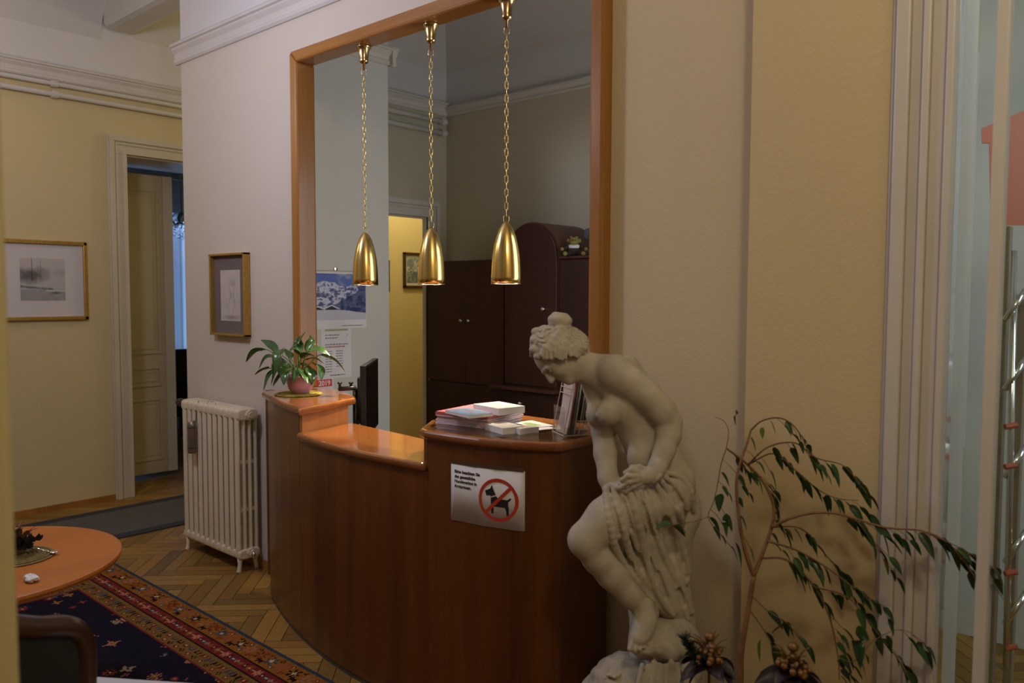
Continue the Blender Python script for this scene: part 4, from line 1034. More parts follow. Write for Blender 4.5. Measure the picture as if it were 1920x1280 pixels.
def blade(bm, path, width, fold=.25, roll=0., n=12, tipp=1.0):
    """pointed leaf along path (list of Vectors), with a mid-rib fold; returns nothing"""
    P = catmull(path, max(2, n//(len(path)-1)))
    m = len(P); rows = []
    for i, p in enumerate(P):
        tg = (P[min(i+1, m-1)]-P[max(i-1, 0)]).normalized()
        up = Vector((0, 0, 1))-tg*tg.z
        if up.length < .05: up = tg.orthogonal()
        up.normalize(); sd = tg.cross(up)
        c, s = math.cos(roll), math.sin(roll); sd2 = sd*c+up*s; up2 = up*c-sd*s
        f = i/(m-1); w = width*(math.sin(PI*min(1, f**.72))**.8)*(1 if f < .97 else .3)+.0004
        rows.append([bm.verts.new(p-sd2*w+up2*w*fold), bm.verts.new(p-sd2*w*.5+up2*w*fold*.35), bm.verts.new(p), bm.verts.new(p+sd2*w*.5+up2*w*fold*.35), bm.verts.new(p+sd2*w+up2*w*fold)])
    for A, B in zip(rows[:-1], rows[1:]):
        for k in range(4): bm.faces.new((A[k], A[k+1], B[k+1], B[k]))
# (start px, mid px, tip px, depth offset at tip, half width m)
LV = [((500, 655), (478, 660), (461, 679), .02, .026), ((520, 660), (505, 645), (489, 637), .10, .020), ((512, 668), (498, 672), (485, 692), -.02, .022), ((505, 690), (492, 694), (477, 703), -.06, .022),
      ((520, 690), (505, 705), (494, 733), -.08, .020), ((525, 670), (520, 690), (508, 722), -.10, .026), ((535, 690), (520, 712), (512, 724), -.05, .016), ((530, 655), (522, 665), (516, 700), -.14, .026),
      ((560, 660), (562, 640), (573, 622), .04, .020), ((560, 665), (557, 645), (561, 628), .00, .022), ((575, 660), (583, 642), (581, 628), .05, .020), ((560, 665), (552, 655), (542, 658), -.05, .020),
      ((575, 660), (600, 655), (622, 670), -.02, .016), ((600, 665), (628, 676), (648, 697), -.05, .022), ((585, 680), (600, 690), (603, 712), -.07, .022), ((575, 690), (585, 702), (584, 722), -.10, .020),
      ((560, 690), (570, 705), (577, 720), -.13, .018), ((545, 690), (535, 700), (532, 722), -.14, .020), ((555, 690), (555, 705), (549, 718), -.14, .016), ((540, 680), (530, 690), (524, 705), -.12, .022),
      ((570, 675), (590, 672), (608, 682), .06, .020), ((565, 672), (575, 665), (592, 668), -.04, .020), ((545, 672), (540, 662), (530, 652), .08, .018), ((560, 680), (578, 690), (592, 700), .08, .018)]
base = Vector((PX, PY, PZ+.085))
bm = nb(); st = nb()
r9 = np.random.RandomState(5)
for (s, m_, e, dz, w) in LV:
    D0 = 4.03
    ps, pm, pe = at(s[0], s[1], D0+dz*.4), at(m_[0], m_[1], D0+dz*.8), at(e[0], e[1], D0+dz)
    blade(bm, [ps, pm, pe], w*1.25, .3, (r9.rand()-.5)*.9, 10)
    b0 = base+Vector(((r9.rand()-.5)*.05, (r9.rand()-.5)*.05, 0)); md_ = (b0+ps)/2+Vector((0, 0, .015))
    tube(st, catmull([b0, md_, ps, ps.lerp(pm, .5)], 4), .0024, 6)
fo = obj('foliage', bm, M['lily'], lily, smooth=True); md = fo.modifiers.new('thick', 'SOLIDIFY'); md.thickness = .0008
obj('stems', st, mat_plain('lily_stem', (.10, .17, .04, 1), .4), lily, smooth=True)

# ================================================================ carpets
def woven(nu, nv, w, h):
    """oriental rug, u along X (metres w), v along Y (metres h), v=h is the counter-side edge"""
    U, V = np.meshgrid((np.arange(nu)+.5)/nu*w, (np.arange(nv)+.5)/nv*h)
    r = np.random.RandomState(17)
    OC = np.array((.25, .095, .013)); TAN = np.array((.20, .11, .026)); RED = np.array((.16, .018, .014)); NAVY = np.array((.010, .008, .017)); PINK = np.array((.44, .18, .11)); CR = np.array((.50, .37, .22)); BLU = np.array((.04, .055, .085)); DK = np.array((.015, .008, .010)); ORG = np.array((.40, .155, .045))
    ex = np.minimum(U, w-U); ey = np.minimum(V, h-V); e = np.minimum(ex, ey)
    # coordinate along the border
    al = np.where(ey < ex, U, V)
    rgb = np.ones(U.shape+(3,))*NAVY
    def band(a, b, c): rgb[(e >= a) & (e < b)] = c
    band(0, .016, BLU*.8); band(.016, .125, OC); band(.125, .133, DK); band(.133, .205, RED); band(.205, .213, DK); band(.213, .305, TAN*.9); band(.305, .315, RED)
    def motif(c, per, size, cols, kind, off=0.):
        k = np.floor((al+off)/per).astype(int); x = ((al+off)-(k+.5)*per); y = e-c
        a = np.arctan2(y, x); rr_ = np.hypot(x, y)
        if kind == 'flower': m = rr_ < size*(.72+.28*np.cos(a*6))
        elif kind == 'diamond': m = abs(x)+abs(y)*1.2 < size
        elif kind == 'bow': m = (abs(y) < abs(x)*.8+.004) & (abs(x) < size)
        else: m = (abs(x) < size*.35) & (abs(y) < size) | (abs(y) < size*.35) & (abs(x) < size)
        for i, col in enumerate(cols):
            mm_ = m & (k % len(cols) == i); rgb[mm_] = col
            cc = (rr_ < size*.30) & (k % len(cols) == i); rgb[cc] = (CR if i % 2 else OC)
    motif(.070, .085, .037, [RED, BLU, np.array((.30, .08, .045)), DK, PINK*.7], 'flower'); motif(.040, .085, .014, [DK, RED], 'diamond', .0425); motif(.102, .085, .016, [DK, BLU, RED], 'bow', .0425)
    motif(.169, .066, .022, [PINK, BLU, np.array((.22, .05, .04)), OC], 'flower'); motif(.169, .066, .010, [CR*.6, DK], 'cross', .033)
    motif(.245, .055, .020, [DK, RED, BLU], 'bow'); motif(.280, .055, .016, [DK, RED], 'diamond', .027)
    field = e >= .315
    def put(cx, cy, size, kind, cols):
        x = U-cx; y = V-cy
        w_ = (abs(x) < size*1.3) & (abs(y) < size*1.3) & field
        if not w_.any(): return
        a = np.arctan2(y, x); rr_ = np.hypot(x, y)
        if kind == 'flower':
            rgb[w_ & (rr_ < size*(.74+.26*np.cos(a*8)))] = cols[0]; rgb[w_ & (rr_ < size*.55*(.8+.2*np.cos(a*8)))] = cols[1]; rgb[w_ & (rr_ < size*.22)] = cols[2]
        elif kind == 'star':
            rgb[w_ & ((abs(x)+abs(y)*.4 < size*.42) | (abs(y)+abs(x)*.4 < size*.42))] = cols[0]; rgb[w_ & (rr_ < size*.16)] = cols[1]
        elif kind == 'bird':
            rgb[w_ & (abs(y-x*.5) < size*.18*(1-abs(x)/size)) ] = cols[0]; rgb[w_ & (abs(y+x*.9) < size*.12) & (abs(x) < size*.5)] = cols[1]
        elif kind == 'hex':
            q = np.maximum(abs(x)*.75, abs(x)*.45+abs(y)*.9)
            rgb[w_ & (q < size)] = TAN; rgb[w_ & (q < size*.9)] = DK
            n_ = (np.floor(U/.022)+np.floor(V/.022)) % 3
            rgb[w_ & (q < size*.86)] = TAN*.85; rgb[w_ & (q < size*.86) & (q > size*.62) & (n_ == 0)] = RED; rgb[w_ & (q < size*.86) & (q > size*.62) & (n_ == 1)] = DK
            rgb[w_ & (q < size*.60)] = CR*.55; rgb[w_ & (q < size*.55)] = np.array((.24, .016, .018)); rgb[w_ & (q < size*.2)] = OC
        elif kind == 'lozenge':
            q = abs(x)*.6+abs(y)
            rgb[w_ & (q < size)] = OC*1.05; rgb[w_ & (q < size*.55)] = DK; rgb[w_ & (q < size*.32)] = ORG*.8
    for k in range(620):
        kind = ['flower', 'star', 'bird', 'flower', 'star'][r.randint(5)]
        c0 = [PINK*.7, ORG*.8, CR*.6, BLU*1.6, RED*1.5][r.randint(5)]; c1 = [RED, NAVY, OC][r.randint(3)]
        put(r.rand()*w, r.rand()*h, .016+.026*r.rand(), kind, (c0, c1, CR*.6))
    for cx, cy in ((.62, h-.55), (1.32, h-.72), (2.0, h-.55), (.35, h-1.1), (1.0, h-1.35), (1.7, h-1.3)): put(cx, cy, .052, 'flower', (ORG*1.05, np.array((.30, .07, .02)), DK))
    for cx, cy in ((1.62, h-.92), (.35, h-.95), (2.75, h-.9)): put(cx, cy, .235, 'hex', None)
    for cx, cy in ((.78, h-.62), (2.15, h-.78), (1.15, h-1.1)): put(cx, cy, .13, 'lozenge', None)
    return rgb*(.85+.3*r.rand(*U.shape)[..., None])
rx0, rx1, ry0, ry1 = -4.86, -1.40, -.35, 1.905
nu, nv = 380, 246
bm = nb(); box(bm, rx0, rx1, ry0, ry1, 0.0005, .008)
rug = obj('oriental_rug', bm, mat_plain('rug_backing', (.03, .02, .02, 1), .95)); tag(rug, 'navy oriental rug with ochre and red floral borders on the parquet', 'rug'); rug.location.z = 0
color_sheet('pile', (rx0, ry0, .0092), (rx1-rx0, 0, 0), (0, ry1-ry0, 0), nu, nv, woven(nu, nv, rx1-rx0, ry1-ry0), M['attr_wool'], rug)
# grey runner along the hall wall
ux0, ux1, uy0, uy1 = -6.115, -5.33, -2.0, 5.6
t = thing('hall_runner', 'long grey runner with navy edges along the hall floor', 'runner', ((ux0+ux1)/2, 1.8, .001))
rn = mat_plain('runner_grey', (.085, .080, .078, 1), .95, noise=.35, nscale=240, bump=.4, bscale=400); rb = mat_plain('runner_navy', (.022, .026, .040, 1), .95, noise=.2, nscale=200)
bm = nb(); box(bm, ux0+.09, ux1-.09, uy0, uy1, .001, .008); obj('centre', bm, rn, t)
for a, b in ((ux0, ux0+.09), (ux1-.09, ux1)):
    bm = nb(); box(bm, a, b, uy0, uy1, .001, .0085); obj('edge_band', bm, rb, t)

# ================================================================ round table, chair, side table
TX, TY, TZ, TR = -3.352, .835, .62, .478
t = thing('round_table', 'round orange cherry wood low table standing on the oriental rug', 'table', (TX, TY, .0095))
bm = nb(); lathe(bm, [(0, -.028), (TR-.02, -.028), (TR-.004, -.022), (TR, -.012), (TR-.003, -.003), (TR-.012, 0), (0, 0)], (TX, TY, TZ), 96); o = obj('tabletop', bm, M['tabletop'], t, smooth=False)
bm = nb(); lathe(bm, [(.05, .04), (.035, .12), (.032, .5), (.06, .58), (.12, .592)], (TX, TY, 0), 24); obj('column', bm, M['tabletop'], t, smooth=True)
for k in range(4):
    a = k*PI/2+.4; bm = nb(); tube(bm, [(TX+.03*math.cos(a), TY+.03*math.sin(a), .10), (TX+.2*math.cos(a), TY+.2*math.sin(a), .06), (TX+.34*math.cos(a), TY+.34*math.sin(a), .028)], [.026, .024, .018], 10); obj('leg', bm, M['tabletop'], t, smooth=True)
t = thing('woven_mat', 'round straw mat under the dark bouquet on the orange table', 'mat', (-3.30, .955, TZ))
bm = nb(); lathe(bm, [(0, 0), (.118, 0), (.122, .004), (.10, .007), (0, .007)], (-3.305, .955, TZ+.0005), 40); obj('mat_disc', bm, M['straw2'], t)
bm = nb()
for k in range(2, 9):
    r = .0135*k; tube(bm, [(-3.305+r*math.cos(a), .955+r*math.sin(a), TZ+.008) for a in np.linspace(0, 2*PI, 36, endpoint=False)], .0034, 6, closed=True)
obj('braid', bm, M['straw2'], t, smooth=True)
t = thing('dried_bouquet', 'low dark dried flower bunch on the straw mat of the round table', 'decoration', (-3.335, .955, TZ+.012))
bm = nb(); r5 = np.random.RandomState(8)
for k in range(34):
    a = r5.rand()*2*PI; rr_ = .062*math.sqrt(r5.rand()); z = .018+.075*(1-(rr_/.07)**2)*r5.rand()
    c0 = Vector((-3.325+rr_*math.cos(a), .965+rr_*math.sin(a), TZ+.018+z))
    for q_ in range(9):
        d_ = Vector((r5.rand()-.5, r5.rand()-.5, .9*r5.rand()-.1)).normalized(); blade(bm, [c0, c0+d_*.014, c0+d_*.028+Vector((0, 0, .004))], .008, .5, r5.rand()*3, 4)
obj('dark_heads', bm, mat_plain('dark_purple_petals', (.012, .011, .018, 1), .8, noise=.5, nscale=60), t, smooth=True)
bm = nb()
for k in range(16):
    a = r5.rand()*2*PI; p = Vector((-3.33+.03*math.cos(a), .955+.03*math.sin(a), TZ+.06)); q = p+Vector((math.cos(a)*.05, math.sin(a)*.05, .03+.03*r5.rand()))
    blade(bm, [p, (p+q)/2+Vector((0, 0, .012)), q], .007, .3, r5.rand(), 6)
obj('dry_leaves', bm, mat_plain('ochre_dry_leaf', (.16, .09, .03, 1), .7), t)
t = thing('spoon', 'small silver spoon resting on the straw mat edge', 'spoon', (-3.262, 1.02, TZ+.01))
bm = nb(); tube(bm, [(-3.30, .985, TZ+.030), (-3.275, 1.015, TZ+.026), (-3.25, 1.045, TZ+.014)], [.003, .003, .004], 6); obj('handle', bm, M['chrome'], t, smooth=True)
bm = nb(); sphere(bm, (-3.240, 1.057, TZ+.0125), .014, 1, 1.2, .3, 12); obj('bowl', bm, M['chrome'], t, smooth=True)
bm = nb(); rq = np.random.RandomState(4)
sphere(bm, (-3.00, .905, TZ+.012), .026, 1.2, .8, .42, 14)
for v in bm.verts: v.co += Vector(rq.rand(3)-.5)*.008
o = obj('crumpled_tissue', bm, M['paper']); tag(o, 'small crumpled white paper at the near edge of the round table', 'paper')

# dining-style chair with rounded upholstered back, facing the table
t = thing('upholstered_chair', 'dark wooden chair with rounded back and dark upholstery facing the round table', 'chair', (-2.03, .41, .0095), 0)
cw = M['chairwood']
BX, Y0c, Y1c, ZTP = -1.865, .165, .655, .965
def arch(off, n=9):
    P = [(Y1c-off, .45), (Y1c-off, ZTP-.13)]
    for a in np.linspace(0, PI/2, n): P.append((Y1c-off-(.095-off*.2)*(1-math.cos(a)), ZTP-off-.13+.13*0+(.13-off*.0)*math.sin(a)*.72))
    return P
ro = [(Y1c, .44), (Y1c+.003, .74), (Y1c+.001, .82), (Y1c-.016, .866), (Y1c-.05, .890), (Y1c-.10, .905), (Y1c-.16, .930), ((Y0c+Y1c)/2, .945)]
full = ro+[(Y0c+Y1c-y, z) for y, z in ro[-2::-1]]
bm = nb(); P = [Vector((BX+.03*max(0, (z-.44)/.45)**1.5+.02*(1-((y-(Y0c+Y1c)/2)/.23)**2), y, z)) for y, z in full]
tube(bm, catmull(P, 4), .024, 10); obj('back_frame', bm, cw, t, smooth=True)
bm = nb(); ins = [(y+(.0 if abs(y-.41) < .01 else (-.01 if y > .41 else .01)), z-.008) for y, z in full]
A_ = [bm.verts.new((BX+.012+.03*max(0, (z-.44)/.45)**1.5+.02*(1-((y-.41)/.23)**2), y, z)) for y, z in ins]; B_ = [bm.verts.new((v.co.x-.03, v.co.y, v.co.z)) for v in A_]
bm.faces.new(A_); bm.faces.new(B_[::-1])
for i in range(len(A_)): j = (i+1) % len(A_); bm.faces.new((A_[i], B_[i], B_[j], A_[j]))
obj('backrest', bm, M['upholstery'], t)
bm = nb(); box(bm, -2.30, -1.88, .175, .620, .42, .475); obj('seat', bm, M['upholstery'], t, bevel=.02)
bm = nb(); box(bm, -2.29, -1.87, .180, .615, .375, .42); obj('seat_frame', bm, cw, t, bevel=.004)
for (x, y) in ((-2.27, .20), (-2.27, .595), (-1.875, .20), (-1.875, .595)):
    bm = nb(); tube(bm, [(x, y, .40), (x+(.015 if x > -2 else -.005), y, .2), (x+(.05 if x > -2 else -.01), y, .0105)], [.021, .018, .013], 10); obj('leg', bm, cw, t, smooth=True)
# pale side table corner
t = thing('side_table', 'small pale grey topped side table at the bottom edge beside the dark chair', 'table', (-1.8, .8, 0))
bm = nb(); prism(bm, [(-2.175, .795), (-1.945, .955), (-1.53, .80), (-1.72, .655)], .575, .60); obj('tabletop', bm, mat_plain('pale_grey_laminate', (.55, .56, .62, 1), .35), t, bevel=.004)
for x, y in ((-2.12, .80), (-1.95, .915), (-1.58, .79), (-1.73, .685)):
    bm = nb(); tube(bm, [(x, y, .575), (x, y, .0105)], .012, 10); obj('leg', bm, M['chrome'], t, smooth=True)

# ================================================================ consulting room beyond the hall door
bm = nb()
for (a, b, p, q) in ((3.6, 5.2, .85, .91), (3.6, 5.2, 2.89, 2.95), (3.6, 3.66, .85, 2.95), (5.14, 5.2, .85, 2.95), (4.37, 4.43, .85, 2.95)): box(bm, -9.29, -9.22, a, b, p, q)
w1 = struct('window_1', bm, M['white'])
bm = nb(); box(bm, -9.262, -9.256, 3.62, 5.18, .88, 2.92); struct('window_pane', bm, M['glass'], parent=w1)
t = thing('sheer_curtain', 'blue-lit sheer curtain hanging in the room beyond the hall door', 'curtain', (-9.1, 4.4, .9))
bm = nb(); N = 90; top_, bot = [], []
for k in range(N+1):
    y = 3.55+1.7*k/N; x = -9.10+.022*math.sin(k*.9)
    top_.append(bm.verts.new((x, y, 2.98))); bot.append(bm.verts.new((x+.01*math.sin(k*.5), y, .87)))
for k in range(N): bm.faces.new((top_[k], top_[k+1], bot[k+1], bot[k]))
cm, nt, b_ = new_mat('sheer_fabric'); b_.inputs['Base Color'].default_value = (.75, .80, .9, 1); b_.inputs['Roughness'].default_value = .9; b_.inputs['Transmission Weight'].default_value = 0; b_.inputs['Alpha'].default_value = 1
tr_ = nt.nodes.new('ShaderNodeBsdfTranslucent'); tr_.inputs['Color'].default_value = (.62, .72, .9, 1); mxs = nt.nodes.new('ShaderNodeMixShader'); mxs.inputs[0].default_value = .6
lin(nt, b_.outputs[0], mxs.inputs[1]); lin(nt, tr_.outputs[0], mxs.inputs[2]); lin(nt, mxs.outputs[0], nt.nodes['Material Output'].inputs['Surface'])
obj('fabric', bm, cm, t, smooth=True)
bm = nb(); tube(bm, [(-9.10, 3.5, 2.985), (-9.10, 5.3, 2.985)], .012, 8); obj('rod', bm, M['brassdark'], t)
t = thing('window_blind', 'white slatted blind seen above the half-open hall door leaf', 'blind', (-8.4, 4.05, 3.0))
for k in range(5):
    bm = nb(); box(bm, -8.42, -8.38, 3.3, 5.1, 2.80+.075*k, 2.845+.075*k); obj('slat', bm, M['white'], t)
for y in (3.4, 5.0):
    bm = nb(); tube(bm, [(-8.40, y, 2.82), (-8.40, y, CEIL)], .004, 6); obj('cord', bm, M['white'], t)
# crystal chandelier
t = thing('crystal_chandelier', 'crystal chandelier glinting in the bluish room behind the hall door', 'chandelier', (-8.2, 3.98, 2.3))
bm = nb(); tube(bm, [(-8.2, 3.98, CEIL), (-8.2, 3.98, 2.42)], .008, 8); lathe(bm, [(.0, 0), (.03, .02), (.045, .08), (.02, .14), (0, .15)], (-8.2, 3.98, 2.30), 12)
for k in range(6):
    a = k*PI/3; tube(bm, catmull([(-8.2, 3.98, 2.36), (-8.2+.1*math.cos(a), 3.98+.1*math.sin(a), 2.30), (-8.2+.19*math.cos(a), 3.98+.19*math.sin(a), 2.38)], 4), .006, 6)
obj('arms', bm, M['chrome'], t, smooth=True)
bm = nb(); rc = np.random.RandomState(1)
for k in range(95):
    a = rc.rand()*2*PI; rr_ = .05+.16*rc.rand(); z = 2.16+.26*rc.rand()*(.4+.6*rr_/.2)+.02
    bmesh.ops.create_icosphere(bm, subdivisions=1, radius=.010+.008*rc.rand(), matrix=Matrix.Translation((-8.2+rr_*math.cos(a), 3.98+rr_*math.sin(a), z)) @ Matrix.Diagonal((.8, .8, 1.5, 1)))
obj('crystals', bm, mat_glass('cut_crystal', (.92, .96, 1, 1), .02, .06), t)['kind'] = 'stuff'
# dark chair back in that room
t = thing('striped_armchair', 'dark armchair glimpsed beyond the hall door under the curtain', 'chair', (-8.1, 3.9, 0))
bm = nb(); box(bm, -8.15, -8.05, 3.55, 4.25, .42, 1.02); obj('backrest', bm, mat_plain('dark_striped_fabric', (.022, .018, .016, 1), .8, noise=.6, nscale=40), t, bevel=.03)
bm = nb(); box(bm, -8.75, -8.16, 3.58, 4.22, .30, .46); obj('seat', bm, M['upholstery'], t, bevel=.03)
for x, y in ((-8.1, 3.6), (-8.1, 4.2), (-8.7, 3.62), (-8.7, 4.18)):
    bm = nb(); tube(bm, [(x, y, .42), (x, y, .001)], .02, 8); obj('leg', bm, M['chairwood'], t)

# ================================================================ right-hand glazed doorway
w2 = nb(); box(w2, -.5645, -.557, 2.38, 2.425, 0, 2.995); w2o = struct('window_2', w2, M['chrome'])
bm = nb(); box(bm, -.556, -.20, 2.408, 2.416, .02, 2.98); struct('window_pane', bm, mat_pane('screen_glass', (.93, .97, .97, 1)), parent=w2o)
# half open glazed door leaf in a cream frame
d2 = nb(); dm = Matrix.Translation((-.448, 2.30, 0))
box(d2, 0, .028, -.05, 0, .01, 2.9, dm)
d2o = struct('door_2', d2, M['white'], bevel=.003)
bm = nb(); box(bm, .0285, .60, -.030, -.022, .1, 2.8, dm); struct('door_glass', bm, mat_pane('door_glass', (.95, .96, .95, 1)), parent=d2o)
bm = nb(); box(bm, .0285, .60, -.048, -.002, .01, .1, dm); box(bm, .0285, .60, -.048, -.002, 2.8, 2.9, dm); box(bm, .56, .60, -.048, -.002, .101, 2.799, dm); struct('door_rails', bm, mat_plain('taupe_paint', (.30, .26, .21, 1), .5), parent=d2o)
# stair hall behind
bm = nb(); box(bm, -.9, 1.6, 4.2, 4.3, -.1, CEIL); box(bm, 1.5, 1.6, 2.62, 4.2, -.1, CEIL); struct('wall_stairwell', bm, mat_plain('pale_blue_plaster', (.56, .58, .57, 1), .8, noise=.05, nscale=2))
bm = nb(); box(bm, -.9, 1.5, 2.62, 4.2, -.1, -.002); struct('floor_stairwell', bm, mat_plain('stair_terrazzo', (.25, .24, .23, 1), .4, noise=.3, nscale=80))
bm = nb(); q = [at(1841, 240, 2.52), at(1925, 205, 2.52), at(1960, 190, 2.52), at(1960, 422, 2.52), at(1858, 422, 2.52), at(1855, 268, 2.52), at(1841, 268, 2.52)]
vs = [bm.verts.new(p) for p in q]; f = bm.faces.new(vs)
e_ = bmesh.ops.extrude_face_region(bm, geom=[f])
for v in [g for g in e_['geom'] if isinstance(g, bmesh.types.BMVert)]: v.co += Vector((-.3, .95, 0)).normalized()*.01
t = thing('orange_panel', 'flat orange sign panel behind the glass door at the right edge', 'panel', tuple(at(1900, 422, 2.52)))
obj('panel_face', bm, mat_plain('orange_enamel', (.46, .085, .025, 1), .4), t)
tp = mat_plain('taupe_paint', (.27, .225, .17, 1), .55)
pa, pb = at(1859, 424, 2.50), at(1898, 424, 2.50)
bm = nb(); box(bm, pa.x, pb.x, pa.y+.02, pa.y+.06, 0, pa.z); o = obj('wooden_post', bm, tp, bevel=.003); tag(o, 'taupe painted upright post directly under the orange panel', 'post')
pa, pb = at(1906, 560, 2.50), at(1926, 560, 2.50)
bm = nb(); box(bm, pa.x, pb.x, pa.y+.02, pa.y+.06, 0, pa.z); o = obj('wooden_post', bm, tp, bevel=.003); tag(o, 'taupe painted post at the far right edge, beyond the metal railing', 'post')
t = thing('stair_railing', 'metal railing seen through the glass door at the right edge', 'railing', (-.2, 2.8, 0))
stl = M['chrome']
for k, (pa, pb) in enumerate((((1903, 470), (1886, 1250)),)):
    bm = nb(); tube(bm, [at(pa[0], pa[1], 2.45), at(pb[0], pb[1], 2.42)], .009, 10); obj('post', bm, stl, t, smooth=True)
for y0 in (560, 690, 855, 1015, 1130):
    bm = nb(); tube(bm, [at(1884, y0+40, 2.44), at(1925, y0-20, 2.44)], .009, 10); obj('bar', bm, stl, t, smooth=True)
for y0 in (800, 875, 1075, 1215):
    bm = nb(); tube(bm, [at(1884, y0, 2.42), at(1906, y0-3, 2.42)], .009, 8); obj('orange_clip', bm, mat_plain('orange_plastic', (.42, .09, .03, 1), .5), t)
# ================================================================ statue (distance-field sculpting)
SD = 2.55                                     # distance of the statue's middle plane
SK = SD/FOC                                   # metres per survey unit
SROOT = at(1195, 1290, SD)
SRZ = YAW
_si = Matrix.Rotation(-SRZ, 3, 'Z')
def sp(px, py, d=0.):
    """survey (px,py, depth in the same units, + = away) -> statue local metres"""
    p = at(px, py, SD+d*SK)-SROOT
    return np.array(_si @ p, np.float32)

class Field:
    def __init__(s, lo, hi, h):
        s.lo = np.array(lo, np.float32); s.h = h
        s.n = np.ceil((np.array(hi)-np.array(lo))/h).astype(int)+1
        s.D = np.full(tuple(s.n), .2, np.float32)
    def _grid(s, a, b):
        i0 = np.clip(np.floor((a-s.lo)/s.h).astype(int), 0, s.n-1); i1 = np.clip(np.ceil((b-s.lo)/s.h).astype(int)+1, 1, s.n)
        ax = [(s.lo[k]+s.h*np.arange(i0[k], i1[k])).astype(np.float32) for k in range(3)]
        return tuple(slice(i0[k], i1[k]) for k in range(3)), np.meshgrid(*ax, indexing='ij', sparse=True)
    def _mix(s, sl, d, k, op):
        A = s.D[sl]
        if op == 'add':
            hh = np.clip(.5+.5*(A-d)/k, 0, 1); s.D[sl] = A*(1-hh)+d*hh-k*hh*(1-hh)
        else:
            d = -d; hh = np.clip(.5-.5*(A-d)/k, 0, 1); s.D[sl] = A*(1-hh)+d*hh+k*hh*(1-hh)
    def cap(s, a, b, ra, rb, k=.012, op='add'):
        a = np.asarray(a, np.float32); b = np.asarray(b, np.float32); m = max(ra, rb)+k*1.5+s.h*3
        sl, (X, Y, Z) = s._grid(np.minimum(a, b)-m, np.maximum(a, b)+m)
        v = b-a; L = float(v @ v)+1e-12
        t = np.clip(((X-a[0])*v[0]+(Y-a[1])*v[1]+(Z-a[2])*v[2])/L, 0, 1)
        d = np.sqrt((X-a[0]-t*v[0])**2+(Y-a[1]-t*v[1])**2+(Z-a[2]-t*v[2])**2)-(ra+(rb-ra)*t)
        s._mix(sl, d, k, op)
    def ell(s, c, r, ax=None, k=.012, op='add', disp=None):
        c = np.asarray(c, np.float32); r = np.asarray(r, np.float32); m = r.max()+k*1.5+s.h*3
        sl, (X, Y, Z) = s._grid(c-m, c+m)
        X = X-c[0]; Y = Y-c[1]; Z = Z-c[2]
        if ax is None: ax = np.eye(3, dtype=np.float32)
        q = [(X*ax[i][0]+Y*ax[i][1]+Z*ax[i][2])/r[i] for i in range(3)]
        k0 = np.sqrt(q[0]**2+q[1]**2+q[2]**2); k1 = np.sqrt((q[0]/r[0])**2+(q[1]/r[1])**2+(q[2]/r[2])**2)+1e-9
        d = k0*(k0-1)/k1
        if disp is not None: d = d+disp(X, Y, Z)
        s._mix(sl, d, k, op)
    def chain(s, pts, rad, k=.012):
        for i in range(len(pts)-1): s.cap(pts[i], pts[i+1], rad[i], rad[i+1], k)
    def mesh(s):
        D = s.D; ins = D < 0; nx, ny, nz = D.shape
        c = np.zeros((nx-1, ny-1, nz-1), np.int8)
        offs = [(i, j, k) for i in (0, 1) for j in (0, 1) for k in (0, 1)]
        for (i, j, k) in offs: c += ins[i:nx-1+i, j:ny-1+j, k:nz-1+k]
        act = (c > 0) & (c < 8); I = np.argwhere(act); N = len(I)
        idx = np.full(c.shape, -1, np.int32); idx[act] = np.arange(N)
        cv = {o: D[I[:, 0]+o[0], I[:, 1]+o[1], I[:, 2]+o[2]] for o in offs}
        acc = np.zeros((N, 3), np.float64); cnt = np.zeros(N)
        for o in offs:
            for ax_ in range(3):
                if o[ax_]: continue
                p = list(o); p[ax_] = 1; p = tuple(p)
                a, b = cv[o], cv[p]; cr = (a < 0) != (b < 0)
                t = np.where(cr, a/np.where(cr, a-b, 1), 0)
                pos = np.tile(np.array(o, float), (N, 1)); pos[:, ax_] = t
                acc[cr] += pos[cr]; cnt[cr] += 1
        V = s.lo+(I+acc/cnt[:, None])*s.h
        Q = []
        for ax_ in range(3):
            u, w = [(1, 2), (2, 0), (0, 1)][ax_]
            sl0 = [slice(None)]*3; sl1 = [slice(None)]*3; sl0[ax_] = slice(0, -1); sl1[ax_] = slice(1, None)
            A = ins[tuple(sl0)]; B = ins[tuple(sl1)]; E = np.argwhere(A != B)
            E = E[(E[:, u] > 0) & (E[:, w] > 0) & (E[:, u] < D.shape[u]-1) & (E[:, w] < D.shape[w]-1)]
            fl = A[E[:, 0], E[:, 1], E[:, 2]]
            def g(du, dw):
                e = E.copy(); e[:, u] -= du; e[:, w] -= dw; return idx[e[:, 0], e[:, 1], e[:, 2]]
            q = np.stack([g(1, 1), g(0, 1), g(0, 0), g(1, 0)], 1)
            q[~fl] = q[~fl][:, ::-1]; Q.append(q)
        Q = np.concatenate(Q); Q = Q[(Q >= 0).all(1)]
        return V, Q

def field_obj(name, F_, mat, parent):
    V, Q = F_.mesh()
    me = bpy.data.meshes.new(name)
    me.vertices.add(len(V)); me.vertices.foreach_set('co', V.astype(np.float32).ravel())
    me.loops.add(Q.size); me.loops.foreach_set('vertex_index', Q.astype(np.int32).ravel())
    me.polygons.add(len(Q)); me.polygons.foreach_set('loop_start', np.arange(0, Q.size, 4, dtype=np.int32))
    me.update(calc_edges=True); me.validate()
    me.polygons.foreach_set('use_smooth', [True]*len(me.polygons))
    me.materials.append(mat); o = bpy.data.objects.new(name, me); COL.objects.link(o); o.parent = parent
    return o

statue = thing('bather_statue', 'cast stone statue of a bending bather with draped cloth, in front of the yellow wall', 'statue', tuple(SROOT), SRZ)
u = SK
def bounds(pts, m):
    A = np.array(pts); return A.min(0)-m, A.max(0)+m

